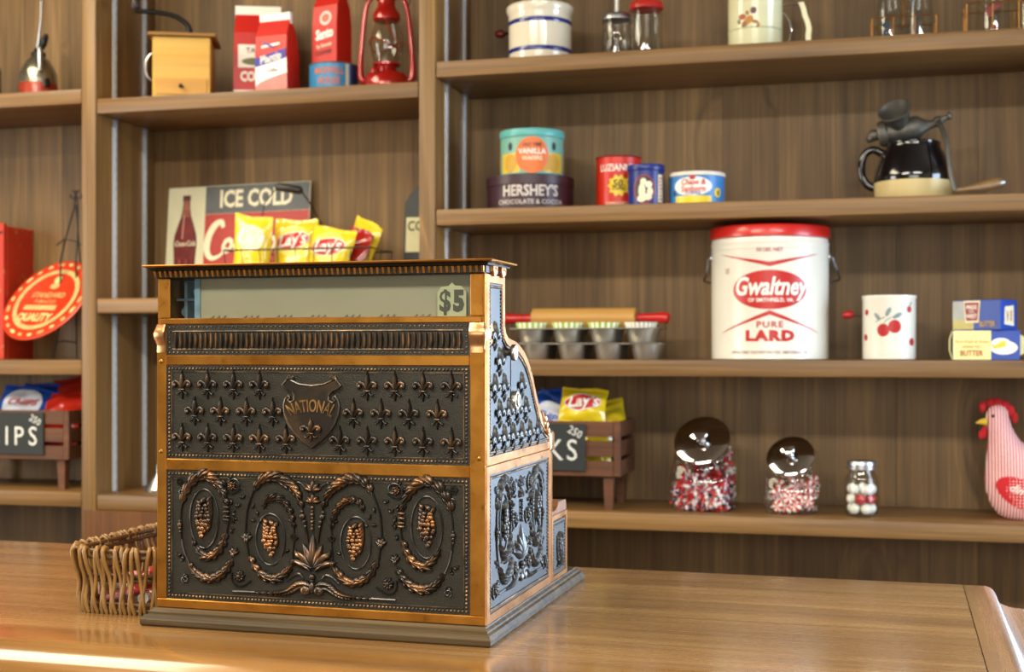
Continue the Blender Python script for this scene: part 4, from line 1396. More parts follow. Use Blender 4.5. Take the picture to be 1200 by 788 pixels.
# two-tone jug
y = 3.135; x = X_at(1070, y)
JB = M('black_glaze', '#0e0d10', .10, 0, .6, var=.1, coat=.5)
JC = M('cream_stoneware', '#d2bd83', .45, var=.08)
t = thing('stoneware_jug', 'squat stoneware jug, glossy black above and cream below', 'jug', (x, y, S2), R(-6))
MB().lathe([(.070, 0), (.080, .002), (.0835, .012), (.0855, .030), (.0857, .044)], 48).build('lower_body', JC, t)
MB().lathe([(.0857, .044), (.0862, .046), (.085, .060), (.080, .080), (.070, .104), (.062, .118), (.0595, .126), (.0600, .133), (.057, .135), (.054, .128), (.050, .110), (.0, .108)], 48).build('upper_body', JB, t)
MB().soft([(-.066, -.01, .112), (-.086, -.012, .122), (-.104, -.013, .112), (-.112, -.013, .088), (-.110, -.013, .062), (-.098, -.012, .042), (-.084, -.01, .036)], [.010, .009, .0085, .0085, .0085, .009, .010], 12).build('handle', JB, t)
# meat grinder propped on the jug
GI = M('grey_cast_metal', '#6f6c64', .5, .7, var=.25, vs=60)
g = thing('meat_grinder', 'grey cast metal meat grinder resting on the jug, crank hanging down', 'meat grinder', (x, y, S2 + .1355), R(-6))
tilt = mat_tr((-.030, 0, .030), (R(8), R(-14), 0))
MB().lathe([(.020, .000), (.022, .012), (.027, .026), (.035, .044), (.0375, .048), (.035, .049), (.030, .040), (.022, .016), (0, .010)], 28, mat=mat_tr((-.028, -.008, .036), (R(46), R(-16), 0))).build('hopper', GI, g)
MB().lathe([(.0, -.058), (.026, -.058), (.030, -.050), (.030, -.040), (.025, -.036), (.027, .0), (.026, .030), (.018, .040), (.012, .050), (.010, .058), (0, .058)], 24, mat=mat_tr((-.018, 0, .030), (0, R(82), 0))).build('barrel', GI, g)
MB().lathe([(.012, 0), (.014, .010), (.010, .018), (.006, .022), (0, .022)], 14, mat=mat_tr((-.078, 0, .022), (0, R(-98), 0))).ell((-.094, 0, .014), (.010, .012, .010), 10, 6).build('outlet_nut', GI, g)
MB().tube([(.036, 0, .036), (.052, -.004, .042), (.078, -.006, .054)], [.009, .010, .0045], 10).ell((.054, -.004, .043), (.013, .012, .013), 12, 8).ell((.078, -.006, .054), (.007, .010, .009), 10, 6).build('crank_hub', GI, g)
MB().soft([(.056, -.016, .040), (.064, -.045, .022), (.074, -.074, -.008), (.080, -.090, -.050), (.086, -.100, -.095), (.094, -.102, -.1240)], [.007, .006, .0055, .005, .005, .0055], 10).build('crank_arm', GI, g)
hd = g
MB().soft([(.094, -.100, -.1230), (.120, -.082, -.1185), (.145, -.062, -.1130), (.172, -.044, -.1060), (.184, -.036, -.1035)], [.004, .006, .0105, .0125, .0105], 14).build('wooden_grip', M('old_wood_grip', '#94703f', .4, var=.2), hd)
MB().tube([(.180, -.039, -.1045), (.190, -.032, -.1025)], [.0112, .0095], 14).build('ferrule', TIN, hd)

# ================================================================== right bay, top shelf
y = 3.12; x = X_at(633, y)
STON = M('white_stoneware', '#e6dcc4', .12, 0, .55, var=.03, coat=.4)
STB = M('cobalt_band', '#1d2c7d', .14, 0, .5, var=.05, coat=.4)
t = thing('stoneware_crock', 'white glazed stoneware crock with two cobalt bands', 'crock', (x, y, S1), 0)
MB().lathe([(.060, 0), (.071, .002), (.0745, .010), (.0755, .030), (.0758, .100), (.0765, .118), (.079, .124), (.0815, .130), (.0815, .138), (.078, .142), (.072, .140), (.070, .12), (.070, .02), (0, .015)], 56).build('body', STON, t)
for z0, z1 in ((.026, .036), (.094, .104)):
    MB().lathe([(.0760, z0), (.0766, z0 + .001), (.0766, z1 - .001), (.0762, z1)], 56).build('band', STB, t, fix=False)
t = thing('kitchen_masher', 'wooden tool behind the striped crock with a dark red knob', 'kitchen tool', (X_at(586, 3.2), 3.20, S1 + .105), 0)
MB().lathe([(.0, -.012), (.007, -.012), (.0105, -.004), (.0105, .006), (.006, .013), (.004, .016)], 16, mat=mat_tr((0, 0, 0), (0, R(90), 0))).build('knob', M('dark_red_wood', '#6b1d17', .35), t)
MB().tube([(.014, 0, .0), (.060, .008, .006), (.10, .03, -.01), (.12, .05, -.06), (.12, .06, -.104)], .004, 8).build('rod', IRON, t)
def lidjar(label, px, y, r, h, lidm, px_extra=None):
    x = X_at(px, y)
    t = thing('lidded_glass_jar', label, 'jar', (x, y, S1), 0)
    MB().lathe([(0, .003), (r * .9, .001), (r, .006), (r, h * .80), (r * .92, h * .88), (r * .90, h * .93), (r * .86, h * .93), (r * .88, h * .86), (r - .003, h * .78), (r - .003, .008), (0, .006)], 36).build('glass', GLASS, t)
    MB().lathe([(r * .97, h * .87), (r * 1.0, h * .875), (r * 1.0, h * .97), (r * .93, h), (0, h * 1.01)], 36).build('lid', lidm, t)
    return t
t = lidjar('clear glass jar with a grey metal lid and white rod', 723, 3.10, .0345, .108, ZINC)
MB().lathe([(.004, .108), (.0045, .112), (.0045, .19), (.003, .194), (0, .194)], 12).build('rod', M('white_rod', '#e4e4de', .4), t)
t = lidjar('clear glass jar with a red metal lid', 757.5, 3.075, .0395, .124, M('red_lid', '#b3241c', .3))
# squeeze-handle sifter
y = 3.10; x = X_at(885, y)
ENA = M('cream_enamel', '#e3dfb4', .16, 0, .5, var=.03, coat=.3)
t = thing('flour_sifter', 'cream enamel sifter with painted flowers and a strap handle', 'flour sifter', (x, y, S1), R(-3))
MB().lathe([(.058, 0), (.0610, .002), (.0615, .006), (.0615, .140), (.063, .144), (.060, .145), (.058, .138), (.058, .02), (0, .018)], 48).build('body', ENA, t)
MB().lathe([(.0617, .044), (.0623, .045), (.0617, .0465)], 48).build('groove', M('enamel_groove', '#b9b48c', .3), t, fix=False)
FLO = [M('flower_%d' % i, c, .5) for i, c in enumerate(('#c4822c', '#b25a3a', '#6d4a50', '#a9762c', '#7d7340'))]
for i, (u, v, a, b, m) in enumerate(((-.022, .070, .009, .007, 1), (-.006, .062, .011, .008, 0), (.004, .083, .008, .007, 2), (-.030, .060, .006, .004, 4), (.008, .057, .008, .004, 3), (-.016, .051, .008, .004, 4), (.014, .048, .006, .003, 3), (-.010, .078, .005, .004, 3), (-.018, .055, .004, .007, 1))):
    decal('flower', t, shift2d(ell2d(a, b, 2, 10), u, v, i * .7), cyl(.0615, 0, 0, .0008), FLO[m])
MB().tube([(.060, 0, .104), (.085, 0, .106), (.104, 0, .102)], .0045, 8, flat=.5).build('bracket', TIN, t)
hp = [(.104, 0, .106), (.110, 0, .090), (.113, 0, .075), (.119, 0, .060), (.122, 0, .045), (.120, 0, .028), (.121, 0, .016)]
MB().loft([[(x_ - .006, -.010, z_), (x_ + .006, -.010, z_), (x_ + .006, .010, z_), (x_ - .006, .010, z_)] for x_, _, z_ in hp]).build('strap_handle', ENA, t, ang=50)
MB().tube([(.062, 0, .088), (.070, -.002, .082), (.080, -.003, .064), (.083, -.003, .044), (.078, -.003, .022), (.062, -.002, .012)], .0018, 6).build('trigger_wire', CHROME, t)
# bottle carriers
CW = M('copper_wire', '#9a6a32', .35, .9)
def carrier(label, px0, px1, y, d, h, n, bl):
    x0, x1 = X_at(px0, y), X_at(px1, y)
    cx = (x0 + x1) / 2; hw = (x1 - x0) / 2
    t = thing('bottle_carrier', label, 'bottle carrier', (cx, y, S1), 0, 'wire bottle carriers')
    def rect(z, e=0.):
        q = [(-hw - e, -d / 2 - e), (hw + e, -d / 2 - e), (hw + e, d / 2 + e), (-hw - e, d / 2 + e)]
        return [(a, b, z) for a, b in q]
    MB().tube(rect(h, .003), .0016, 6, closed=True).build('top_wire', CW, t)
    MB().tube(rect(.002), .0016, 6, closed=True).build('bottom_wire', CW, t)
    for k in range(n + 1):
        fx = -hw + 2 * hw * k / n
        for sy in (-1, 1):
            MB().tube([(fx, sy * d / 2, .002), (fx, sy * (d / 2 + .003), h)], .0014, 6).build('upright_wire', CW, t)
        MB().tube([(fx, -d / 2, .002), (fx, d / 2, .002)], .0013, 6).build('floor_wire', CW, t)
    for sx in (-1, 1):
        MB().tube([(sx * hw, 0, .002), (sx * (hw + .003), 0, h)], .0014, 6).build('upright_wire', CW, t)
    MB().tube([(0, -d / 2, h), (0, -d / 4, h + .12), (0, 0, h + .15), (0, d / 4, h + .12), (0, d / 2, h)], .0018, 6).build('handle', CW, t)
    return t, cx, hw
def bottle(label, x, y, r, h, blob, group):
    t = thing('glass_bottle', label, 'bottle', (x, y, S1 + .0035), 0, group)
    MB().lathe([(0, .002), (r * .85, 0), (r, .005), (r, h * .44), (r * .93, h * .54), (r * .62, h * .74), (r * .48, h * .86), (r * .50, h * .93), (r * .58, h * .94), (r * .58, h), (r * .46, h), (r * .42, h * .86), (r * .58, h * .72), (r * .88, h * .52), (r - .002, h * .42), (r - .002, .007), (0, .006)], 30).build('glass', GLASS, t)
    for (u, v, a, b) in blob[1]:
        decal('print', t, ell2d(a, b, 2, 12, u, v), cyl(r, 0, 0, .0006), blob[0])
    return t
BLP = M('bottle_blue_print', '#20304a', .5); RDP = M('bottle_red_print', '#7d2a2a', .5)
t, cx, hw = carrier('copper wire carrier holding two blue-printed glass bottles', 1022, 1096, 3.10, .085, .052, 3, None)
bottle('left glass bottle with a blue print in the wire carrier', cx - .030, 3.10, .0285, .17, (BLP, [(-.008, .036, .009, .007), (-.010, .018, .005, .010), (-.004, .012, .006, .004)]), 'blue-printed bottles')
bottle('right glass bottle with a blue print in the wire carrier', cx + .034, 3.10, .0285, .17, (BLP, [(-.008, .050, .007, .009), (-.010, .030, .006, .014), (-.006, .014, .005, .006)]), 'blue-printed bottles')
t, cx, hw = carrier('copper wire carrier at the right edge of the top shelf', 1131, 1222, 3.08, .085, .066, 3, None)
bottle('glass bottle with a dark red print in the right wire carrier', cx - .020, 3.08, .0330, .18, (RDP, [(-.010, .052, .014, .007), (.004, .058, .008, .006), (-.012, .040, .006, .006), (-.004, .012, .008, .004)]), 'right carrier bottles')
bottle('plain glass bottle at the far right edge of the top shelf', cx + .055, 3.08, .0280, .18, (RDP, []), 'right carrier bottles')

# ================================================================== right bay, third shelf: muffin tins, rolling pin, lard can, sifter, butter
def muffin_tin(label, px0, px1, y0, y1, z, h, rows=2, cols=4):
    x0, x1 = X_at(px0, y0), X_at(px1, y0)
    t = thing('muffin_tin', label, 'muffin tin', ((x0 + x1) / 2, (y0 + y1) / 2, z), 0, 'stacked muffin tins')
    w_, d_ = x1 - x0, y1 - y0
    pw, pd = w_ / cols, d_ / rows
    r1 = min(pw, pd) * .47; r0 = r1 * .78
    # rim plate with round openings: built as quads between a square cell and its circle
    mb = MB()
    n = 24
    for i in range(cols):
        for j in range(rows):
            cx, cy = -w_ / 2 + pw * (i + .5), -d_ / 2 + pd * (j + .5)
            sq, ci = [], []
            for k in range(n):
                a = 2 * PI * k / n + PI / 4
                c, s = math.cos(a), math.sin(a)
                m = max(abs(c), abs(s))
                sq.append((cx + c / m * pw / 2, cy + s / m * pd / 2, h)); ci.append((cx + c * r1, cy + s * r1, h))
            mb.add(sq + ci, [(k, (k + 1) % n, n + (k + 1) % n, n + k) for k in range(n)])
    mb.tube([(-w_ / 2, -d_ / 2, h - .001), (w_ / 2, -d_ / 2, h - .001), (w_ / 2, d_ / 2, h - .001), (-w_ / 2, d_ / 2, h - .001)], .0018, 6, closed=True)
    mb.build('rim_plate', TIN, t, ang=30, fix=False)
    cup = MB().lathe([(r1, h), (r0, .001), (r0 * .96, 0), (0, 0)], 28).mesh('cup', TIN, fix=False)
    for i in range(cols):
        for j in range(rows):
            put('cup', cup, t, (-w_ / 2 + pw * (i + .5), -d_ / 2 + pd * (j + .5), 0))
    return t, w_, d_, r1, pw, pd
t1, w1, d1, r1, pw1, pd1 = muffin_tin('lower tin muffin pan of the stack, right on the shelf', 603, 776, 3.02, 3.17, S3, .0375)
t2, w2, d2, r2, pw2, pd2 = muffin_tin('upper tin muffin pan of the stack, holding striped paper liners', 598, 770, 3.025, 3.175, S3 + .0400, .0330)
LIN = radial_mat('green_striped_liner', '#f2f0dc', '#9dbd48', 16, .7)
LINW = radial_mat('grey_striped_liner', '#e8e6da', '#b8b4a0', 22, .7)
def liner(r, h):
    n = 66
    vs = []; fs = []
    for (rr_, z, pl) in ((r * .74, -h * .75, .0), (r * .98, .001, .0008), (r * 1.04, .013, .0024)):
        for k in range(n):
            a = 2 * PI * k / n
            q = rr_ + pl * (1 if k % 3 == 0 else -.5)
            vs.append((q * math.cos(a), q * math.sin(a), z))
    for i in range(2):
        for k in range(n):
            fs.append((i * n + k, i * n + (k + 1) % n, (i + 1) * n + (k + 1) % n, (i + 1) * n + k))
    fs.append(tuple(reversed(range(n))))
    return MB().add(vs, fs)
lm = liner(r2, .030).mesh('cupcake_liner', LIN, fix=False); lw = liner(r2, .030).mesh('cupcake_liner', LINW, fix=False)
L2d = t2.location
for i, (m, lab) in enumerate(((lm, 'leftmost green-striped paper liner in the front row of the muffin pan'), (lm, 'second green-striped paper liner from the left in the muffin pan'), (lm, 'third green-striped paper liner from the left in the muffin pan'), (lw, 'grey-white paper liner at the right end of the muffin pan'))):
    o = put('cupcake_liner', m, None, (L2d.x - w2 / 2 + pw2 * (i + .5), L2d.y - d2 / 2 + pd2 * .5, S3 + .0400 + .0335))
    tag(o, lab, 'cupcake liner', 'cupcake liners in the muffin pan')
y = 3.150
xa, xb = X_at(624, y), X_at(746, y)
rp = thing('rolling_pin', 'wooden rolling pin with red handles lying on the muffin pans', 'rolling pin', ((xa + xb) / 2, y, S3 + .0740), R(-1))
hl = (xb - xa) / 2
MB().lathe([(0, -hl), (.021, -hl), (.0245, -hl + .002), (.0247, 0), (.0245, hl - .002), (.021, hl), (0, hl)], 36, mat=mat_tr((0, 0, .0250), (0, R(90), 0))).build('barrel', W_PIN, rp)
RH = M('red_handle_paint', '#c4201c', .3, coat=.3)
for s in (-1, 1):
    MB().lathe([(.007, 0), (.0105, .002), (.0112, .008), (.0100, .020), (.0118, .045), (.0138, .066), (.0125, .076), (.006, .081), (0, .082)], 24, mat=mat_tr((s * hl, 0, .0250), (0, s * R(90), 0))).build('handle', RH, rp)
# lard can
y = 3.148; x = X_at(902, y); RL = .1340
WC = M('white_can_paint', '#e9e6d8', .28, 0, .5, var=.03, vs=8, coat=.2)
t = thing('lard_can', 'large white lard can with a red lid and red print', 'can', (x, y, S3), face(x, y))
MB().lathe([(.128, 0), (RL, .002), (RL, .262), (RL + .0015, .265), (RL, .268), (RL - .001, .276), (0, .276)], 72).build('body', WC, t)
MB().lathe([(RL + .0015, .277), (RL + .004, .2785), (RL + .004, .299), (RL + .001, .3035), (RL - .004, .3035), (RL - .010, .2995), (0, .2995)], 72).build('lid', M('red_lid_paint', '#c9221b', .3, coat=.3, var=.04), t)
MB().tube([(RL * math.sin(a) * 1.002, -RL * math.cos(a) * 1.002, .252) for a in [2 * PI * i / 60 for i in range(60)]], .0012, 6, closed=True).build('seam', WC, t)
RP = M('lard_red_print', '#bf2019', .35)
def L(vf, z, e=.0010): return decal('print', t, vf, cyl(RL, z, 0, e), RP)
decal('lettering', t, text2d('50 LBS. NET', .0115, .0004, sx=1.0), cyl(RL, .246, 0, .0008), M('faded_red_print', '#b0453a', .4))
n = 14
def chev(y_edge, y_mid, th):
    top_, bot = [], []
    for i in range(2 * n + 1):
        u = -.128 + .256 * i / (2 * n)
        k = 1 - abs(u) / .128
        top_.append((u, y_edge + (y_mid - y_edge) * k + th * k * .5)); bot.append((u, y_edge + (y_mid - y_edge) * k - th * k * .5))
    return strip2d(bot, top_)
L(chev(.240, .214, .010), 0)
L(chev(.058, .106, .010), 0)
decal('oval', t, ell2d(.086, .044, 6, 44, 0, .157), cyl(RL, 0, 0, .0010), RP)
decal('lettering', t, fine2d(text2d('Gwaltney', .056, .0014, .25, .76, res=3), 2), cyl(RL, .163, 0, .0018), WHITE)
decal('lettering', t, text2d('OF SMITHFIELD, VA.', .0118, .0006, 0, .98), cyl(RL, .1335, .02, .0024), WHITE)
decal('lettering', t, text2d('PURE', .0200, .0009, 0, 1.15, space=1.2), cyl(RL, .0785, 0, .0010), RP)
decal('lettering', t, text2d('LARD', .0310, .0020, 0, 1.25, space=1.2), cyl(RL, .0530, 0, .0010), RP)
decal('lettering', t, text2d('GWALTNEY INCORPORATED, SMITHFIELD, VA.', .0095, .0002, 0, .9), cyl(RL, .0165, 0, .0008), M('faded_brown_print', '#9a6a5a', .5))
decal('small_print', t, text2d('NET\nWT.', .0070, .0002), cyl(RL, .200, -.77, .0008), M('faded_red_print', '#b0453a', .4))
for s in (-1, 1):
    MB().lathe([(.011, 0), (.011, .003), (.006, .005), (0, .0055)], 16, mat=mat_tr((s * RL, 0, .236), (0, s * R(90), 0))).build('bail_lug', ZINC, t)
bp = [(RL + .007, -.001, .236), (RL + .013, .008, .222), (RL + .022, .025, .200), (RL + .020, .060, .185), (RL * .6, .125, .180), (0, .137, .180), (-RL * .6, .125, .180), (-RL - .016, .06, .185), (-RL - .012, .02, .200), (-RL - .009, .006, .222), (-RL - .007, -.001, .236)]
MB().soft(bp, .0028, 8).build('bail_handle', STEEL, t)
# cherry canister with a crank knob
y = 3.105; x = X_at(1042, y)
t = thing('cherry_sifter', 'white crank sifter painted with red cherries, beside the lard can', 'sifter', (x, y, S3), face(x, y))
MB().lathe([(.052, 0), (.0575, .002), (.0580, .008), (.0580, .136), (.0595, .139), (.0590, .143), (.056, .144), (.054, .138), (.053, .02), (0, .016)], 48).build('body', WC, t)
for z in (.012, .020, .036):
    MB().tube([(.0582 * math.sin(a), -.0582 * math.cos(a), z) for a in [2 * PI * i / 40 for i in range(40)]], .0007, 5, closed=True).build('ridge', WC, t)
CHR = M('cherry_red', '#b51f1f', .35); LEAFM = M('cherry_leaf', '#7d9290', .5); STM = M('cherry_stem', '#6c7468', .5)
for (u, v, r) in ((-.013, .066, .0135), (.012, .074, .0140), (-.056, .106, .006), (.047, .112, .007), (.056, .040, .008), (-.060, .05, .007)):
    decal('cherry', t, ell2d(r, r * 1.05, 3, 18, u, v), cyl(.058, 0, 0, .0008), CHR)
for (u, v, a, l) in ((-.026, .096, -.9, .010), (-.002, .106, 1.1, .011), (.018, .098, .5, .011), (.052, .124, .9, .005)):
    decal('leaf', t, shift2d(ell2d(l, l * .42, 2, 12), u, v, a), cyl(.058, 0, 0, .0008), LEAFM)
for pts in (((-.013, .078), (-.006, .088), (.004, .094)), ((.012, .086), (.012, .091), (.006, .096)), ((-.030, .084), (-.015, .093), (.018, .098))):
    decal('stem', t, strip2d([(a, b + .0010) for a, b in pts], [(a, b - .0010) for a, b in pts]), cyl(.058, 0, 0, .0012), STM)
MB().tube([(-.050, .030, .098), (-.074, .030, .100), (-.086, .026, .103)], .0012, 6).build('crank_wire', IRON, t)
MB().lathe([(0, -.0130), (.006, -.0125), (.0090, -.006), (.0095, .002), (.0075, .010), (.004, .013), (0, .0132)], 18, mat=mat_tr((-.090, .025, .1025), (0, R(80), 0))).build('crank_knob', M('knob_red', '#c01f26', .3, coat=.3), t)
# butter boxes
CB = M('carton_blue', '#2347a4', .4, var=.04); CYEL = M('carton_yellow', '#f2e9a0', .45, var=.05); BY = M('butter_yellow', '#e9d12e', .4); GOLD = M('gold_print', '#c7a23c', .5)
def carton(label, x, y, z, w_, d_, h_, rz):
    t = thing('butter_carton', label, 'butter carton', (x, y, z), rz, 'butter cartons')
    MB().box(-w_ / 2, w_ / 2, -d_ / 2, d_ / 2, 0, h_, .0015).build('box', CB, t, smooth=False)
    return t
w_, d_, h_ = .138, .090, .0650
x = X_at(1157, 3.05) ; y = 3.05 + .045
t = carton('lower butter carton, pale yellow panel and a butter dish picture', x, y, S3, w_, d_, h_, R(-3))
fy = -d_ / 2 - .0006
decal('yellow_panel', t, rect2d(-w_ / 2 + .001, .010, .001, h_ - .001, 2, 1), flat(0, fy, 0), CYEL)
decal('lettering', t, text2d('BUTTER', .0165, .0008, 0, .80), flat(-.030, fy - .0008, .0145), M('brick_print', '#b5562a', .5))
decal('lettering', t, text2d('UNSALTED', .0080, .0003, 0, 1.0), flat(-.030, fy - .0008, .0285), GOLD)
decal('lettering', t, text2d('Farm Fresh & Sweet', .0085, .0002, .3, 1.0), flat(-.030, fy - .0008, .040), GOLD)
decal('dish', t, ell2d(.028, .015, 3, 28, .036, .027), flat(0, fy - .0008, 0), WHITE)
decal('dish', t, ell2d(.020, .012, 3, 28, .030, .036), flat(0, fy - .0010, 0), WHITE)
decal('butter_stick', t, poly2d([(.010, .036), (.016, .024), (.040, .030), (.040, .042), (.030, .040), (.018, .032)]), flat(0, fy - .0016, 0), BY)
MB().tube([(-w_ / 2, -.030, .002), (-w_ / 2 - .006, -.032, .020), (-w_ / 2 - .006, -.032, .045), (-w_ / 2, -.030, .063)], .0016, 6).build('bowed_flap', CYEL, t)
MB().prism([(w_ / 2, .010), (w_ / 2 + .009, .014), (w_ / 2 + .010, .050), (w_ / 2, .056)], -.030, -.012).build('open_flap', CYEL, t, smooth=False)
x2 = X_at(1152, 3.05) ; t = carton('upper butter carton, blue with a red badge, turned on its side', x2 + .007, y, S3 + h_ + .0005, .112, .075, .0655, R(-32))
w2_, d2_, h2_ = .112, .075, .0655
fy = -d2_ / 2 - .0006
decal('landscape', t, rect2d(-w2_ / 2 + .001, -.006, .022, h2_ - .002, 2, 1), flat(0, fy, 0), M('pale_sky_print', '#b9bdb8', .5, var=.2))
decal('landscape', t, rect2d(-w2_ / 2 + .001, -.006, .001, .022, 2, 1), flat(0, fy, 0), M('field_print', '#cfc378', .5, var=.15))
decal('badge_edge', t, poly2d([(-.029, .064), (.010, .064), (.006, .016), (-.025, .016)]), flat(0, fy - .0006, 0), CREAM)
decal('badge', t, poly2d([(-.0265, .060), (.0065, .060), (.0035, .0205), (-.0225, .0205)]), flat(0, fy - .0012, 0), M('badge_red', '#9a1f25', .4))
decal('lettering', t, text2d('PRIDE', .0125, .0007, 0, .75), flat(-.010, fy - .0018, .049), WHITE)
decal('lettering', t, text2d('of the', .0060, .0003, 0, .9), flat(-.010, fy - .0018, .0405), WHITE)
decal('lettering', t, text2d('WEST', .0125, .0007, 0, .75), flat(-.010, fy - .0018, .030), WHITE)
decal('lettering', t, text2d('BUTTER', .0160, .0009, 0, .62), flat(.026, fy - .0010, .0125), GOLD)
decal('end_label', t, ([(w2_ / 2 + .0006, 0)] * 0 + [(a, b) for a, b in ((-.022, .012), (.022, .009), (.020, .054), (-.020, .050))], [(0, 1, 2, 3)]), lambda u, v: (w2_ / 2 + .0006, u, v), CREAM)
for dy_, tx_ in ((.008, 'PRIDE'), (-.008, 'WEST')):
    vs, fs = text2d(tx_, .011, .0005, 0, .8)
    decal('lettering', t, ([(-b, a) for a, b in vs], fs), (lambda dy: lambda u, v: (w2_ / 2 + .0014, u + dy, v + .031))(dy_), M('brick_print', '#b5562a', .5))

# ================================================================== right bay, fourth shelf: crate, candy jars, hen
cy_ = 3.14
xr = X_at(726, 3.03); wl = .405
crate('slatted wooden crate on legs, right of the register, marked KS', xr - wl / 2, cy_, S4, wl, .20, .128, .078, 'black chalkboard ending in KS on the crate beside the register', 'SNACKS', '250', -.170, wl / 2 - .082)
tx0 = xr - wl / 2
LY = foil('yellow', '#f2d42a'); LR = M('lays_red', '#c8201c', .3); LD = M('lays_gold', '#f6e26a', .3)
LBL = foil('blue', '#2456b8'); LRED = foil('red', '#c22a18')
zc = S4 + .088
chip_bag('bright yellow chip bag lying on top of the right crate', (X_at(681, 3.09), 3.09, S4 + .203), Euler((R(-28), R(4), R(4))), .112, .080, .016, LY, 5, "Lay's", LR, None, None, 'chip bags in the right crate', .040)
chip_bag('yellow chip bag half sunk at the right end of the right crate', (X_at(708, 3.15), 3.17, S4 + .165), Euler((R(-35), R(-10), R(12))), .115, .088, .018, LY, 8, '', None, None, None, 'chip bags in the right crate')
chip_bag('yellow chip bag inside the right crate behind the slats', (X_at(690, 3.12), 3.10, S4 + .090), Euler((R(-6), 0, 0)), .12, .105, .018, LY, 9, '', None, None, None, 'chip bags in the right crate')
chip_bag('blue chip bag in the right crate, next to the register cheek', (X_at(632, 3.10), 3.10, S4 + .160), Euler((R(-20), R(24), R(-8))), .12, .10, .018, LBL, 10, 'CHIPS', None, M('blue_white', '#dfe4ee', .4), BLUE, 'chip bags in the right crate', .026)
chip_bag('blue chip bag standing further back in the right crate', (X_at(655, 3.19), 3.19, S4 + .150), Euler((R(-14), R(-5), 0)), .13, .12, .018, LBL, 11, '', None, None, None, 'chip bags in the right crate')

def blend_ring(cy, cz, tilt, hw, sq, hd=None, n=40):
    pts = []
    for k in range(n):
        a = 2 * PI * k / n
        c, s = math.cos(a), math.sin(a)
        p = 2 + 5 * sq
        rr_ = (abs(c) ** p + abs(s) ** p) ** (-1 / p)
        x, y_ = c * rr_ * hw, s * rr_ * (hd or hw)
        ct, st = math.cos(tilt), math.sin(tilt)
        pts.append((x, cy + y_ * ct, cz + y_ * st))
    return pts
def candy_jar(label, px, y, s, k_lid):
    x = X_at(px, y)
    t = thing('candy_jar', label, 'candy jar', (x, y, S4), face(x, y) + R(-16), 'slant-top candy jars')
    rings = [blend_ring(0, .001, 0, .060 * s, .8), blend_ring(0, .004 * s, 0, .067 * s, 1), blend_ring(0, .040 * s, R(4), .0705 * s, 1), blend_ring(0, .085 * s, R(16), .0705 * s, 1),
             blend_ring(.001, .118 * s, R(30), .0700 * s, .8), blend_ring(-.004 * s, .140 * s, R(42), .0675 * s, .5), blend_ring(-.013 * s, .152 * s, R(50), .0610 * s, .1), blend_ring(-.019 * s, .158 * s, R(52), .0560 * s, 0)]
    MB().loft(rings, caps=False).add([p for p in rings[0]], [tuple(reversed(range(40)))]).build('glass', GLASS, t, ang=60)
    LM = mat_tr((0, -.0205 * s, .1595 * s), (R(52), 0, 0))
    q = k_lid * s
    ch = CHROME
    MB().lathe([(.052 * q, -.003), (.064 * q, -.003), (.066 * q, .000), (.066 * q, .0060), (.0625 * q, .0075), (.054 * q, .0095), (.036 * q, .0125), (.018 * q, .0140), (.0, .0143)], 56, mat=LM).build('lid', ch, t)
    MB().lathe([(.014 * q, .012), (.0085 * q, .017), (.0085 * q, .027), (.0180 * q, .033), (.0220 * q, .037), (.0215 * q, .041), (.012, .044), (0, .0445)], 28, mat=LM).build('lid_knob', ch, t)
    return t, x
# big jar: red and purple wrapped candy, too many to count
t, xj = candy_jar('bigger slant-top glass candy jar full of red wrapped candy', 826, 3.125, 1.0, 1.0)
rr = random.Random(4)
mb = MB()
cm = [M('candy_red', '#b31f26', .25), M('candy_white', '#e6dfe0', .25), M('candy_purple', '#5c3350', .25), M('candy_orange', '#d2452a', .25), M('candy_pink', '#c98a92', .25)]
for k in range(560):
    px_, py_ = rr.uniform(-.060, .060), rr.uniform(-.060, .060)
    zmax = .078 + .55 * py_ + (.045 if py_ > .02 else 0)
    pz_ = rr.uniform(.006, max(.02, zmax))
    m_ = mat_tr((px_, py_, pz_), (rr.uniform(0, 3), rr.uniform(0, 3), rr.uniform(0, 3)))
    i_ = rr.choice((0, 0, 0, 1, 1, 2, 2, 3, 4))
    mb.ell((0, 0, 0), (.0085, .0048, .0048), 6, 4, i_, m_)
    mb.add([(.007, 0, 0), (.014, .005, .001), (.014, -.005, -.001), (-.007, 0, 0), (-.014, .005, .001), (-.014, -.005, -.001)], [(0, 1, 2), (3, 4, 5)], 1 if i_ else 0, m_)
o = mb.build('wrapped_candy', cm, None, ang=80, loc=(xj, 3.125, S4), rot=(0, 0, face(xj, 3.125) + R(-16)), fix=False)
tag(o, 'red, white and purple wrapped candy filling the bigger jar', 'candy'); o['kind'] = 'stuff'
# small jar: peppermints
t, xj = candy_jar('smaller slant-top glass candy jar half full of peppermints', 929, 3.10, .80, 1.03)
PEP = radial_mat('peppermint_swirl', '#f1ece8', '#c8362c', 5, .25)
WRAP = M('clear_wrapper', '#e9e2e2', .15, 0, .6)
pm = MB().lathe([(0, -.0042), (.0100, -.0055), (.0128, -.003), (.0128, .003), (.0100, .0055), (0, .0042)], 20)
for s in (-1, 1):
    pm.add([(s * .0120, 0, 0), (s * .019, .004, .002), (s * .020, .0015, -.002), (s * .020, -.002, .002), (s * .019, -.004, -.002)], [(0, 1, 2), (0, 2, 3), (0, 3, 4)], 1)
pep_me = pm.mesh('peppermint', [PEP, WRAP], fix=False)
rr = random.Random(8)
spots = []
for k in range(4000):
    p = Vector((rr.uniform(-.042, .042), rr.uniform(-.042, .042), 0))
    zt = .056 + .5 * p.y
    p.z = rr.uniform(.012, zt)
    if all((p - q).length > .0185 for q in spots): spots.append(p)
    if len(spots) >= 30: break
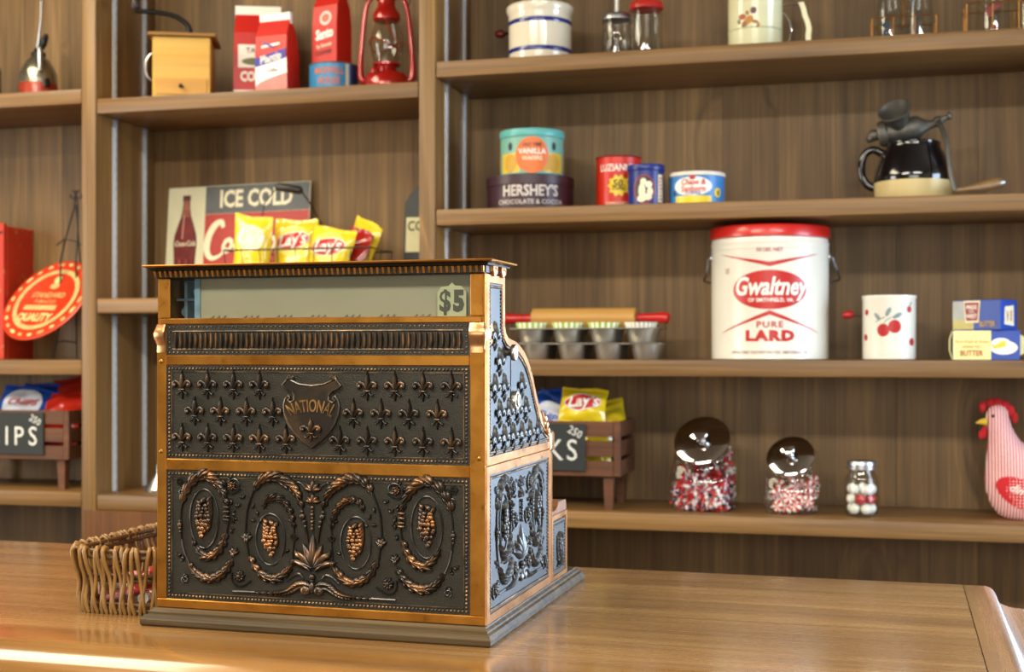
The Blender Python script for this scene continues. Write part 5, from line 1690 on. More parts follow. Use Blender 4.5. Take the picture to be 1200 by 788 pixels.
rj = face(xj, 3.10) + R(-16)
for p in spots:
    c, s = math.cos(rj), math.sin(rj)
    o = put('peppermint', pep_me, None, (xj + p.x * c - p.y * s, 3.10 + p.x * s + p.y * c, S4 + p.z), (R(90) + rr.uniform(-.9, .9), rr.uniform(-.8, .8), rr.uniform(-1, 1)))
    tag(o, 'red and white peppermint in a clear wrapper inside the smaller candy jar', 'candy', 'peppermints in the smaller candy jar')
# mason jar of white gumballs
y = 3.075; x = X_at(1009.5, y)
t = thing('mason_jar', 'small mason jar of white gumballs with a silver lid', 'jar', (x, y, S4), 0)
MB().lathe([(0, .002), (.032, .001), (.0365, .006), (.0370, .050), (.0370, .078), (.0345, .090), (.0285, .100), (.0280, .108), (.0255, .108), (.0260, .100), (.032, .089), (.0345, .078), (.0345, .008), (0, .006)], 40).build('glass', GLASS, t)
MB().lathe([(.0315, .106), (.0320, .1065), (.0320, .112), (.0312, .113), (.0320, .114), (.0320, .122), (.0305, .1245), (.0250, .1245), (.024, .1238), (0, .1238)], 40).build('lid', ZINC, t)
GB = M('white_gumball', '#ecebe2', .3, var=.02, coat=.3); GR = M('red_gumball', '#b8201f', .3, coat=.3)
gw = MB().ell((0, 0, 0), .0118, 18, 12).mesh('gumball', GB); gr = MB().ell((0, 0, 0), .0118, 18, 12).mesh('gumball', GR)
for lay in range(3):
    for k in range(5):
        a = 2 * PI * k / 5 + lay * .63 + .2
        p = (x + .0215 * math.cos(a), y + .0215 * math.sin(a), S4 + .0185 + lay * .0215)
        red = lay == 1 and k in (3, 4)
        o = put('gumball', gr if red else gw, None, p)
        if red: tag(o, 'red gumball among the white ones in the mason jar', 'gumball', 'red gumballs in the mason jar')
        else: tag(o, 'white gumball inside the mason jar', 'gumball', 'white gumballs in the mason jar')
# stuffed hen
y = 3.125; xh = X_at(1203, y); k_ = mpp(1190, y)
PINK = stripes_mat('pink_ticking', '#f0d8d2', '#c4626e', 'x', 165, .85, .45)
hen = thing('stuffed_hen', 'pink striped fabric hen with a red wing and comb', 'soft toy', (xh, y, S4), 0)
secs = [(0, 1180, 1228, .040), (.008, 1172, 1240, .052), (.030, 1163, 1250, .062), (.060, 1158, 1257, .066), (.085, 1156.5, 1258, .064), (.112, 1157.5, 1250, .058), (.135, 1158.5, 1228, .050), (.155, 1159.5, 1207, .042), (.172, 1160, 1196, .035), (.190, 1160, 1190, .030), (.207, 1158.5, 1186, .028), (.222, 1157.5, 1184, .027), (.236, 1159, 1182.5, .024), (.246, 1163, 1179.5, .016), (.250, 1168, 1175, .006)]
rings = []
for z_, l_, r_, ry_ in secs:
    c_ = ((l_ + r_) / 2 - 1203) * k_; rx_ = (r_ - l_) / 2 * k_
    rings.append([(c_ + rx_ * math.cos(2 * PI * j / 28), ry_ * math.sin(2 * PI * j / 28), z_) for j in range(28)])
MB().loft(rings).build('body', PINK, hen, ang=80)
hx = lambda p: (p - 1203) * k_
FELT = M('red_felt', '#b3161c', .85, var=.1)
comb = MB()
for px_, z_, a, b in ((1154.5, .246, .008, .013), (1163, .256, .010, .010), (1171, .256, .011, .010), (1179, .250, .011, .011), (1185.5, .238, .009, .013), (1190, .222, .007, .013)):
    comb.ell((hx(px_), 0, z_), (a, .0065, b), 12, 8)
comb.build('comb', FELT, hen)
MB().tube([(hx(1159), -.006, .213), (hx(1152), -.006, .213), (hx(1146.5), -.006, .210)], [.010, .006, .0008], 10).build('beak', M('yellow_felt', '#d9b93a', .8), hen)
MB().ell((hx(1156), -.008, .190), (.0065, .004, .014), 12, 8, mat=None).ell((hx(1152.5), -.008, .184), (.0065, .004, .010), 12, 8).build('wattle', FELT, hen)
MB().ell((hx(1164.5), -.0245, .2265), (.0034, .0030, .0038), 10, 6).build('eye', BLACK, hen)
wv = MB()
wg = []
for i in range(7):
    for j in range(28):
        a = 2 * PI * j / 28
        r_ = i / 6
        u = hx(1199) + r_ * .056 * math.cos(a) - .004; v = .058 + r_ * .034 * math.sin(a) - .42 * r_ * .056 * math.cos(a) * .8
        wg.append((u, -.0660 - .004 * (1 - r_ ** 2) + .010 * abs(u - hx(1207)) / .05, v))
fs = [(i * 28 + j, i * 28 + (j + 1) % 28, (i + 1) * 28 + (j + 1) % 28, (i + 1) * 28 + j) for i in range(6) for j in range(28)]
back = [(a, b + .010, c) for a, b, c in wg[-28:]]
wv.add(wg + back, fs + [(6 * 28 + j, 6 * 28 + (j + 1) % 28, 7 * 28 + (j + 1) % 28, 7 * 28 + j) for j in range(28)])
wing = wv.build('wing', dots_mat('red_dotted_cloth', '#c01c22', '#f2dcd6', 150, .26), hen, ang=70)
decal('lettering', wing, shift2d(text2d('din . din', .026, .0006, .35, .9), 0, 0, R(-22)), lambda u, v: (hx(1193) + u + .012, -.0725 + .004 * abs(u) / .04, .062 + v), WHITE)
MB().ell((hx(1258), 0, .128), (.022, .018, .034), 14, 8, mat=None).build('tail', PINK, hen)

# ================================================================== middle bay, top shelf: grinder, coffee bags, tin, lantern
y = 3.09; x = X_at(216, y)
t = thing('coffee_grinder', 'golden wooden box coffee grinder with an iron crank on top', 'coffee grinder', (x, y, M1), R(22))
MB().box(-.0715, .0715, -.062, .062, .0, .152, .002).build('box', W_GRIND, t, smooth=False)
MB().box(-.082, .086, -.074, .074, .1525, .161, .002).build('roof_board', wood('grinder_roof_wood', '#7d5522', '#a87a36', 'x', .4, 0, .15), t, smooth=False)
dr = MB().box(-.064, .064, -.0645, -.060, .006, .047, .0015).build('drawer', wood('grinder_drawer_wood', '#bd842a', '#d39f42', 'x', .4, 0, .12), t, smooth=False)
MB().lathe([(.003, 0), (.003, .005), (.0055, .008), (.0055, .012), (.003, .014), (0, .014)], 14, mat=mat_tr((0, -.0645, .026), (R(90), 0, 0))).build('knob', IRON, dr)
MB().lathe([(.012, .161), (.012, .166), (.009, .172), (.009, .184), (.005, .188), (0, .188)], 18, mat=mat_tr((.012, 0, 0))).build('spindle', IRON, t)
MB().soft([(.012, 0, .182), (.008, -.002, .196), (-.006, -.004, .208), (-.026, -.008, .218), (-.060, -.016, .222), (-.120, -.03, .222)], [.008, .007, .0065, .006, .006, .006], 10).build('crank_arm', IRON, t)
MB().lathe([(.004, 0), (.010, .006), (.012, .018), (.010, .030), (0, .034)], 16, mat=mat_tr((-.118, -.030, .222))).build('crank_grip', M('dark_grip', '#2a1c12', .4), t)
MB().soft([(-.0720, -.02, .118), (-.082, -.02, .114), (-.092, -.02, .098), (-.094, -.02, .078), (-.090, -.02, .060), (-.082, -.02, .050), (-.0720, -.02, .047)], .0028, 8).build('side_ring', STEEL, t)
# gusseted coffee bags
REDB = M('red_bag_paper', '#c41f14', .42, var=.06, vs=12)
RDK = M('red_bag_side', '#a81810', .45, var=.06, vs=12)
def coffee_bag(label, px, y, z, w_, d_, h_, rz, lean=0., group='red coffee bags', fold=True, mat_=REDB):
    x = X_at(px, y)
    t = thing('coffee_bag', label, 'coffee bag', (x, y, z), 0, group)
    t.rotation_euler = (R(lean), 0, rz)
    hw, hd = w_ / 2, d_ / 2
    r = [[(-hw, -hd, 0), (hw, -hd, 0), (hw, hd, 0), (-hw, hd, 0)], [(-hw, -hd, h_ * .5), (hw, -hd, h_ * .5), (hw, hd, h_ * .5), (-hw, hd, h_ * .5)],
         [(-hw * .98, -hd * .85, h_ * .72), (hw * .98, -hd * .85, h_ * .72), (hw * .95, hd * .85, h_ * .72), (-hw * .95, hd * .85, h_ * .72)],
         [(-hw * .95, -.005, h_ * .93), (hw * .95, -.005, h_ * .93), (hw * .95, .005, h_ * .93), (-hw * .95, .005, h_ * .93)],
         [(-hw * .95, -.004, h_), (hw * .95, -.004, h_), (hw * .95, .004, h_), (-hw * .95, .004, h_)]]
    MB().loft(r).build('pouch', mat_, t, smooth=False)
    def front(lift):
        def g(u, v):
            if v <= h_ * .5: return (u, -hd - lift, v)
            if v <= h_ * .72:
                k = (v - h_ * .5) / (h_ * .22); return (u, -hd + hd * .15 * k - lift, v)
            if v <= h_ * .93:
                k = (v - h_ * .72) / (h_ * .21); return (u, -hd * .85 + (hd * .85 - .005) * k - lift, v)
            return (u, -.005 - lift, v)
        return g
    return t, front, hw, hd
m1 = mpp(302, 3.17)
t, fr, hw, hd = coffee_bag('tall red coffee bag with a white top band, behind the shorter bag', 303, 3.190, M1, .122, .062, .256, R(20))
MB().box(-hw * .97, hw * .97, -.0062, .0062, .226, .258, .001).build('folded_top', WHITE, t, smooth=False)
decal('white_panel', t, rect2d(-hw + .012, hw - .008, .092, .152, 1, 12), fr(.0016), WHITE)
decal('landscape', t, ell2d(.040, .010, 3, 20, 0, .108), fr(.0026), M('olive_print', '#6f7a52', .6))
decal('lettering', t, text2d('TASTY', .020, .0006), lambda u, v: fr(.0026)(u, v + .136), M('grey_print', '#5a6070', .6))
decal('lettering', t, text2d('COFFEE', .034, .0016, 0, .74), lambda u, v: fr(.0016)(u, v + .068), WHITE)
decal('white_line', t, rect2d(-hw, hw, .026, .034, 1, 1), fr(.0010), WHITE)
decal('lettering', t, text2d('1 LB. NET WT.', .013, .0004, 0, .9), lambda u, v: fr(.0012)(u, v + .009), CREAM)
t, fr, hw, hd = coffee_bag('shorter red and white bag with a purple band, leaning forward', 326, 3.085, M1, .090, .062, .204, R(-6), 3)
MB().box(-hw * .97, hw * .97, -.0066, .0062, .176, .205, .001).build('folded_top', WHITE, t, smooth=False)
decal('white_lower', t, rect2d(-hw, hw, .012, .090, 1, 8), fr(.0008), WHITE)
n = 10
decal('pink_bottom', t, strip2d([(-hw + 2 * hw * i / n, .002) for i in range(n + 1)], [(-hw + 2 * hw * i / n, .022 + .030 * (i / n) ** .6) for i in range(n + 1)]), fr(.0014), M('pale_red_print', '#d98a82', .6, var=.15, vs=60))
PUR = M('purple_print', '#3a2f9a', .4)
decal('purple_band', t, poly2d([(-hw, .070), (hw * .96, .088), (hw * .96, .112), (-hw, .092)]), fr(.0020), PUR)
decal('lettering', t, shift2d(text2d('Plantip', .027, .0010, .2, .85), 0, .090, R(11)), lambda u, v: fr(.0028)(u, v), WHITE)
decal('lettering', t, text2d('Coffee', .012, .0003, .2), lambda u, v: fr(.0022)(u + .004, v + .060), M('grey_print', '#5a6070', .6))
decal('ribbon', t, poly2d([(-.026, .116), (.026, .122), (.026, .128), (-.026, .122)]), fr(.0022), WHITE)
decal('ribbon', t, poly2d([(-.022, .128), (.008, .114), (.012, .118), (-.018, .132)]), fr(.0026), PUR)
# blue coffee tin with a red bag standing on it
y = 3.115; x = X_at(391, y)
BT = M('teal_blue_tin', '#2f7fae', .32, var=.06)
t = can('coffee_tin', 'low blue coffee tin with orange lettering, under a red bag', 'tin', x, y, M1, .0605, .074, BT, None, 0, M('tin_rim_steel', '#8f9ba0', .3, .8), rz=face(x, y))
decal('seam_strip', t, rect2d(.030, .040, .002, .072, 2, 1), cyl(.0605, 0, 0, .0008), M('pale_strip', '#cfd0c0', .4))
decal('dark_side', t, rect2d(.046, .110, .002, .072, 8, 1), cyl(.0605, 0, 0, .0006), M('navy_side', '#142a5c', .4))
ORP = M('orange_lettering', '#d06a3c', .45)
decal('lettering', t, text2d('MAXWELL', .0230, .0009, 0, .72), cyl(.0605, .051, -.22, .0010), ORP)
decal('lettering', t, text2d('HOUSE', .0230, .0009, 0, .78), cyl(.0605, .026, -.22, .0010), ORP)
t, fr, hw, hd = coffee_bag('tall red coffee bag with white script, standing on the blue tin', 389, 3.115, M1 + .0765, .076, .062, .200, R(-15))
decal('ring_badge', t, ell2d(.018, .018, 3, 24, .004, .112), fr(.0012), M('pale_ring', '#e6cfc6', .5))
decal('ring_badge_centre', t, ell2d(.012, .011, 3, 20, .004, .112), fr(.0020), M('ring_centre', '#c46a58', .5))
decal('lettering', t, shift2d(text2d('Santo', .034, .0014, .2, .70), 0, .072, R(7)), lambda u, v: fr(.0016)(u, v), WHITE)
decal('lettering', t, shift2d(text2d('by Brandt', .0120, .0004, .1, 1.0), .0, .044, R(7)), lambda u, v: fr(.0016)(u, v), CREAM)
decal('lettering', t, shift2d(text2d('COFFEE', .0140, .0006, 0, 1.05), -.002, .026, R(6)), lambda u, v: fr(.0016)(u, v), M('dark_red_ink', '#5c0f0a', .5))
# red lantern
y = 3.12; x = X_at(453, y)
LRD = M('lantern_red', '#a3160f', .2, .2, .6, var=.08, coat=.5)
t = thing('hurricane_lantern', 'red hurricane lantern with a clear glass globe, next to the post', 'lantern', (x, y, M1), R(10))
MB().lathe([(.040, 0), (.0560, .003), (.0575, .010), (.0560, .030), (.048, .046), (.030, .054), (.022, .058), (.026, .066), (.034, .068), (.034, .073), (0, .073)], 40).build('fuel_tank', LRD, t)
MB().lathe([(.029, .074), (.036, .092), (.0415, .118), (.039, .145), (.031, .168), (.027, .178), (.0255, .178), (.0295, .166), (.0375, .144), (.040, .118), (.0345, .093), (.0275, .075)], 36).build('globe', GLASS, t)
MB().lathe([(.030, .178), (.034, .182), (.034, .196), (.028, .205), (.022, .215), (.022, .232), (.030, .240), (.024, .254), (.010, .262), (0, .262)], 32).build('chimney_cap', LRD, t)
for s in (-1, 1):
    MB().soft([(s * .040, 0, .030), (s * .058, 0, .032), (s * .0655, 0, .046), (s * .0640, 0, .100), (s * .0560, 0, .180), (s * .0480, 0, .222), (s * .034, 0, .240), (s * .020, 0, .236)], [.009, .0095, .009, .0065, .006, .006, .006, .006], 12).build('side_tube', LRD, t)
gw_ = MB()
gw_.tube([(.0405 * math.cos(a) * 1.04, .0405 * math.sin(a) * 1.04, .120 + .012 * math.sin(2 * a)) for a in [2 * PI * i / 30 for i in range(30)]], .0013, 6, closed=True)
gw_.tube([(.030, -.030, .122), (.012, -.036, .152), (.002, -.033, .182)], .0013, 6)
gw_.build('globe_guard', LRD, t)
MB().lathe([(.008, .073), (.012, .080), (.009, .090), (.004, .094), (0, .094)], 18).build('burner', TIN, t)
MB().lathe([(.0, 0), (.009, .0), (.010, .005), (.006, .010), (0, .011)], 16, mat=mat_tr((-.020, -.044, .046), (R(55), 0, 0))).build('filler_cap', LRD, t)
MB().tube([(-.05, 0, .20), (-.058, .03, .25), (-.035, .05, .30), (0, .055, .315), (.035, .05, .30), (.058, .03, .25), (.05, 0, .20)], .0018, 6).build('bail', IRON, t)

# ================================================================== middle bay, second shelf: sign, chips in a wire basket, arched board
yb = 3.262
xa, xb = X_at(199, yb), X_at(366, yb)
sw_ = xb - xa; shh = .315
sg = thing('metal_sign', 'ice-cold cola tin sign with a bottle, leaning on the back boards', 'sign', ((xa + xb) / 2 - .004, 3.236, M2 + .002), 0)
sg.rotation_euler = (R(-7), R(-1.0), 0)
MB().box(-sw_ / 2, sw_ / 2, 0, .0025, 0, shh, .001).build('plate', M('sign_cream', '#d9d5b4', .4, var=.10, vs=12), sg, smooth=False)
bxw = sw_ * .27
GRY = M('sign_grey', '#5c5f60', .45, var=.22, vs=18); SRD = M('sign_red', '#b5302a', .42, var=.15, vs=18)
decal('grey_field', sg, rect2d(-sw_ / 2 + bxw, sw_ / 2 - .002, shh * .755, shh - .002, 1, 1), flat(0, -.0006, 0), GRY)
decal('red_field', sg, rect2d(-sw_ / 2 + bxw, sw_ / 2 - .002, .002, shh * .752, 1, 1), flat(0, -.0006, 0), SRD)
decal('lettering', sg, text2d('ICE COLD', .064, .0022, 0, .74), flat(-sw_ / 2 + bxw + sw_ * .355, -.0014, shh * .872), CREAM)
# flowing script initial and word
def brush(pts, r, lift, m=CREAM, name='script'):
    q = catmull(pts, 8)
    L_, R_ = [], []
    for i, p in enumerate(q):
        a = q[max(0, i - 1)]; b = q[min(len(q) - 1, i + 1)]
        d = Vector((b[0] - a[0], b[1] - a[1])); d = d.normalized() if d.length > 0 else Vector((1, 0))
        k = i / (len(q) - 1)
        w_ = r * (.35 + .75 * abs(math.sin(PI * k * 1.0 + .3)))
        L_.append((p[0] - d.y * w_, p[1] + d.x * w_)); R_.append((p[0] + d.y * w_, p[1] - d.x * w_))
    decal(name, sg, strip2d(L_, R_), flat(0, -lift, 0), m)
ox, oz = -sw_ / 2 + bxw, 0.
brush([(ox + .056, .198), (ox + .050, .214), (ox + .030, .204), (ox + .013, .172), (ox + .010, .136), (ox + .024, .116), (ox + .048, .122), (ox + .070, .142)], .0085, .0016)
brush([(ox + .010, .088), (ox + .050, .080), (ox + .100, .094), (ox + .160, .088)], .004, .0016)
decal('lettering', sg, text2d('oca', .085, .0030, .35, .72), flat(ox + .092, -.0016, .155), CREAM)
decal('lettering', sg, text2d('Cola', .085, .0030, .35, .72), flat(ox + .190, -.0016, .155), CREAM)
decal('lettering', sg, text2d('SOLD HERE', .040, .0012, 0, .8), flat(ox + .125, -.0016, .040), CREAM)
# bottle on the cream field
bcx = -sw_ / 2 + bxw * .50
def bprof(k): return [(.008, .262), (.0085, .268), (.0085, .252), (.0075, .248), (.0080, .232), (.0105, .205), (.0170, .178), (.0225, .155), (.0245, .130), (.0225, .112), (.0215, .085), (.0230, .050), (.0225, .02), (.0205, .004)]
pr_b = [(.0105, .292), (.0105, .278), (.0090, .274), (.0100, .255), (.0140, .232), (.0225, .205), (.0290, .182), (.0312, .158), (.0295, .135), (.0275, .100), (.0290, .060), (.0285, .02), (.0262, .004)]
def band(za, zb, m, lift, sc_=1.):
    seg = [p for p in pr_b if zb <= p[1] <= za]
    decal('bottle', sg, strip2d([(bcx - r_ * sc_, z_) for r_, z_ in seg], [(bcx + r_ * sc_, z_) for r_, z_ in seg]), flat(0, -lift, 0), m)
band(.30, .0, M('bottle_brown', '#5c2420', .4, var=.3, vs=40), .0008, 1.12)
band(.280, .200, M('bottle_tan', '#a8604a', .4, var=.4, vs=60), .0014, .85)
band(.235, .0, M('bottle_cola', '#7a1f1e', .35, var=.4, vs=50), .0020, .95)
for k, (dx, m) in enumerate(((-.014, '#a84b45'), (-.005, '#3a1212'), (.006, '#9c3a36'), (.014, '#2f1212'))):
    decal('bottle_rib', sg, poly2d([(bcx + dx - .002, .02), (bcx + dx + .002, .02), (bcx + dx + .002, .115), (bcx + dx - .002, .115)]), flat(0, -.0026, 0), M('bottle_rib_%d' % k, m, .4))
decal('bottle_shine', sg, poly2d([(bcx - .010, .172), (bcx - .007, .172), (bcx - .004, .235), (bcx - .006, .235)]), flat(0, -.0026, 0), M('bottle_shine', '#d9b09a', .4))
decal('bottle_lettering', sg, text2d('Coca-Cola', .0200, .0007, .3, .72), flat(bcx, -.0030, .158), CREAM)

# wire basket of chips
y0_, y1_ = 3.03, 3.19
bx0, bx1 = X_at(262, 3.03), X_at(433, 3.03)
wb = thing('wire_basket', 'dark wire basket with a wooden grip, holding yellow chip bags', 'wire basket', ((bx0 + bx1) / 2, 3.11, M2), 0)
hwb, hdb = (bx1 - bx0) / 2, .080
DW = M('dark_wire', '#2e2820', .4, .6)
zr = .118
MB().tube([(-hwb, -hdb, zr), (hwb, -hdb, zr), (hwb, hdb, zr), (-hwb, hdb, zr)], .0022, 8, closed=True).build('rim', DW, wb)
for k in range(1, 3):
    e = .93
    MB().tube([(-hwb * e, -hdb * e, zr * (1 - k * .42)), (hwb * e, -hdb * e, zr * (1 - k * .42)), (hwb * e, hdb * e, zr * (1 - k * .42)), (-hwb * e, hdb * e, zr * (1 - k * .42))], .0016, 6, closed=True).build('side_wire', DW, wb)
for k in range(9):
    u = -hwb + 2 * hwb * k / 8
    MB().tube([(u, -hdb, zr), (u * .92, -hdb * .92, .003), (u * .92, hdb * .92, .003), (u, hdb, zr)], .0013, 6).build('cross_wire', DW, wb)
for k in range(3):
    v = -hdb + 2 * hdb * k / 2
    MB().tube([(-hwb, v, zr), (-hwb * .92, v * .92, .003), (hwb * .92, v * .92, .003), (hwb, v, zr)], .0013, 6).build('cross_wire', DW, wb)
hx_ = X_at(346, 3.11) - (bx0 + bx1) / 2
for s, e in ((-1, -.9), (1, .40)):
    pass
MB().tube([(hx_ + .028, -.030, .268), (hx_ + .050, -.02, .235), (hx_ + .085, 0, .160), (hx_ + .098, .01, zr)], .0022, 6).build('bail_wire', DW, wb)
MB().tube([(hx_ - .032, -.035, .278), (hx_ - .075, -.02, .24), (hx_ - .098, 0, .170), (hx_ - .105, .01, zr)], .0014, 6).build('bail_wire', DW, wb)
MB().tube([(hx_ - .036, -.036, .279), (hx_ - .030, -.036, .278), (hx_ + .026, -.030, .268), (hx_ + .032, -.030, .267)], [.006, .0105, .0105, .006], 12).build('wooden_grip', M('black_grip', '#211a15', .45), wb)
# bags: leaning left one, upright one, front one, back one with a red side
zb = M2 + .006
def mb_bag(label, px, yy, z, rot, w_, h_, seed, ts=.040, banner=LR, disc=LD, txt="Lay's"):
    chip_bag(label, (X_at(px, yy), yy, z), Euler(rot), w_, h_, .022, LY, seed, txt, banner, disc, None, 'yellow chip bags in the wire basket', ts, .24)
mb_bag('yellow chip bag at the left end of the wire basket, top edge sagging', 290, 3.085, zb, (R(-4), R(4), R(6)), .100, .196, 21, .036, None, M('pale_gold', '#f8f0b8', .3))
mb_bag('yellow chip bag standing second from the left in the wire basket', 338, 3.135, zb, (R(-8), R(3), R(-4)), .122, .192, 22, .042)
mb_bag('yellow chip bag in front of the others in the wire basket', 380, 3.080, zb, (R(-5), R(9), R(-10)), .125, .160, 23, .040)
mb_bag('yellow chip bag at the back right of the wire basket, red side showing', 398, 3.150, zb, (R(-10), R(22), R(-24)), .100, .196, 24, .030, LR, WHITE)
chip_bag('dark red chip bag tucked behind the front yellow bag in the wire basket', (X_at(402, 3.125), 3.128, zb), Euler((R(-6), R(16), R(-30))), .090, .165, .016, foil('deep_red', '#b01f1a'), 25, '', None, None, None, 'chip bags in the wire basket')
# arched black board half hidden by the post
y = 3.225; xs = X_at(500, y)
ab = thing('arched_board', 'black arched board with a cream notice, half hidden by the post', 'sign', (xs, y, M2 + .001), 0)
ab.rotation_euler = (R(-5), 0, 0)
aw, ah = .066, .300
poly = [(-aw, 0), (aw, 0), (aw, ah * .82), (aw * .82, ah * .90), (aw * .5, ah * .97), (0, ah), (-aw * .5, ah * .97), (-aw * .82, ah * .90), (-aw, ah * .82)]
MB().prism(poly, 0, .008).build('board', BLACK, ab, smooth=False)
decal('notice', ab, rect2d(-aw * .92, aw * .92, .120, .210, 1, 1), flat(0, -.0008, 0), M('notice_cream', '#d8d3a4', .6, var=.08))
decal('lettering', ab, text2d('COLD', .036, .0006, 0, .8, 'LEFT'), flat(-aw * .86, -.0018, .186), INK)
decal('lettering', ab, text2d('ICE', .034, .0006, 0, .8), flat(0, -.0018, .148), INK)
decal('lettering', ab, text2d("We're", .036, .0012, 0, .8, 'LEFT'), flat(-aw * .72, -.0010, .082), CREAM)
# grey funnel on the lowest shelf
t = thing('metal_funnel', 'pale grey metal funnel on the low shelf, just left of the register', 'funnel', (X_at(186, 3.12), 3.12, M3), 0)
MB().lathe([(.030, 0), (.036, .001), (.0365, .006), (.016, .036), (.007, .046), (.005, .070), (.004, .070), (.006, .045), (.015, .034), (.034, .006), (.030, .002)], 28).build('cone', ZINC, t)

# ================================================================== left bay
y = 3.11; x = X_at(45, y)
OC = M('oil_can_glass_metal', '#b9b4a0', .22, .9, var=.25, vs=20)
t = thing('oil_can', 'bell-shaped silver and red pump oil can with a thin spout', 'oil can', (x, y, L1), R(10))
MB().lathe([(.046, 0), (.0500, .003), (.0500, .036), (.0495, .042)], 36).build('red_foot', M('oil_can_red', '#a33a22', .3, .3, coat=.3, var=.2), t)
MB().lathe([(.0495, .042), (.0490, .052), (.0475, .070), (.039, .090), (.028, .107), (.018, .114), (.016, .118)], 36).build('dome', OC, t)
MB().lathe([(.018, .116), (.019, .119), (.019, .126), (.012, .131), (.008, .142), (0, .142)], 20).build('pump_collar', IRON, t)
MB().tube([(-.002, -.004, .128), (.004, -.006, .165), (.010, -.008, .21), (.013, -.01, .265)], [.0055, .0045, .0032, .002], 10).build('spout', STEEL, t)
MB().tube([(.010, -.006, .136), (.022, -.010, .160), (.028, -.014, .172)], [.008, .009, .006], 10).ell((.020, -.012, .152), (.010, .010, .014), 10, 6).build('pump_lever', IRON, t)
MB().tube([(.014, -.020, .128), (.024, -.044, .124), (.028, -.052, .100), (.028, -.053, .070)], [.006, .008, .008, .006], 10).build('thumb_strap', STEEL, t)
MB().tube([(.010, .0, .060), (.034, -.030, .052), (.040, -.036, .030)], .010, 8, flat=.4).build('bracket', IRON, t)
t = thing('glass_bottle', 'grey-green glass bottle at the left edge of the top shelf', 'bottle', (X_at(-14, 3.1), 3.10, L1), 0)
MB().lathe([(0, .002), (.030, .001), (.034, .006), (.034, .085), (.026, .105), (.012, .120), (.012, .155), (.015, .157), (.015, .165), (.011, .165), (.009, .12), (.024, .103), (.031, .084), (.031, .008), (0, .006)], 28).build('glass', M('grey_green_glass', '#3f4a46', .1, 0, .6), t)
# red weathered box
y0b = 3.215
xr_ = X_at(20, y0b)
t = thing('red_box', 'tall shallow worn red wooden box at the left edge beside the round sign', 'box', (xr_ - .085, y0b + .016, L2), 0)
def worn(name, base, chip):
    q = NT(name)
    n_ = q.noise(q.coords((1, 1, 1)), 26, 6, .7)
    n2 = q.noise(q.coords((1, 1, 1)), 4, 3)
    col = q.mix(q.ramp(n_, [(.60, 0.0), (.68, .8)]), lin(base), lin(chip))
    col = q.mix(q.math('MULTIPLY', n2, .35), col, tuple(c * .6 for c in lin(base)[:3]) + (1,))
    q.bsdf(col, .5, 0, .4, 0, n_, .1, .002)
    return q.m
WR = worn('worn_red_paint', '#bd3118', '#d0a862')
MB().box(-.085, .085, -.075, -.060, 0, .372, .002).build('front_board', WR, t, smooth=False)
MB().box(.068, .085, -.0595, .075, 0, .366, .002).build('side_board', WR, t, smooth=False)
MB().box(-.085, -.068, -.0595, .075, 0, .366, .002).build('side_board', WR, t, smooth=False)
MB().box(-.0675, .0675, .060, .075, 0, .366, .002).build('back_board', WR, t, smooth=False)
MB().box(-.0675, .0675, -.0595, .0595, 0, .012).build('bottom_board', WR, t, smooth=False)
MB().box(-.06, .082, -.0768, -.0752, .344, .350).build('slot', IRON, t, smooth=False)
decal('lettering', t, text2d('BREAD', .05, .002, 0, .8), flat(-.005, -.0760, .29), CREAM)
# round red sign on a scrolled wire stand
yy = 3.140
dc = Vector((X_at(55, yy), yy, Z_at(55, 352, yy)))
vdir = (Vector((0, 0, CAMZ)) - dc).normalized()
rgt = Vector((0, 0, 1)).cross(vdir).normalized(); upv = vdir.cross(rgt).normalized()
th_ = R(57)
ul = (upv * .74 - rgt * .67).normalized()
nv_ = (vdir * math.cos(th_) + ul * math.sin(th_)).normalized()
b1 = (upv - nv_ * upv.dot(nv_)).normalized()          # text up in the disc plane
b0 = b1.cross(nv_).normalized()
rs_ = thing('round_sign', 'round orange-red tin sign with pale gold print, tilted against a wire stand', 'sign', dc, 0)
Mt = Matrix((b0, -nv_, b1)).transposed().to_4x4()
rs_.rotation_euler = Mt.to_euler()
RS = .136
ORR = M('orange_red_enamel', '#c8381a', .35, var=.08, vs=14)
MB().lathe([(0, -.004), (RS - .004, -.004), (RS, -.001), (RS, .002), (RS - .004, .004), (RS * .80, .004), (RS * .78, .0025), (0, .0025)], 56, mat=mat_tr(rot=(R(90), 0, 0))).build('plate', ORR, rs_, ang=30)
GP = M('pale_gold_print', '#cdb475', .5, var=.25, vs=60); GP2 = M('bright_gold_print', '#e4cf8a', .5, var=.2, vs=60)
seg_ = 48
decal('gold_ring', rs_, strip2d([(RS * .76 * math.cos(2 * PI * k / seg_), RS * .76 * math.sin(2 * PI * k / seg_)) for k in range(seg_ + 1)], [(RS * .66 * math.cos(2 * PI * k / seg_), RS * .66 * math.sin(2 * PI * k / seg_)) for k in range(seg_ + 1)]), flat(0, -.0042, 0), GP)
rr = random.Random(2)
for k in range(22):
    a = 2 * PI * k / 22
    decal('rim_motif', rs_, shift2d(ell2d(.008 + .004 * (k % 3 == 0), .005, 2, 10), RS * .89 * math.cos(a), RS * .89 * math.sin(a), a + PI / 2), flat(0, -.0048, 0), GP2 if k % 2 else GP)
decal('lettering', rs_, text2d('STANDARD', .025, .0010, 0, .9), flat(.0, -.0036, .014), GP)
decal('lettering', rs_, text2d('TOBACCO', .016, .0004, 0, 1.0), flat(.0, -.0036, -.008), GP)
decal('gold_bar', rs_, rect2d(-.062, .052, -.036, -.020, 1, 1), flat(0, -.0036, 0), GP)
decal('lettering', rs_, text2d('QUALITY', .036, .0016, 0, .8), flat(-.006, -.0036, -.062), GP2)
decal('motif', rs_, ell2d(.013, .013, 3, 18, .002, .068), flat(0, -.0036, 0), GP2)
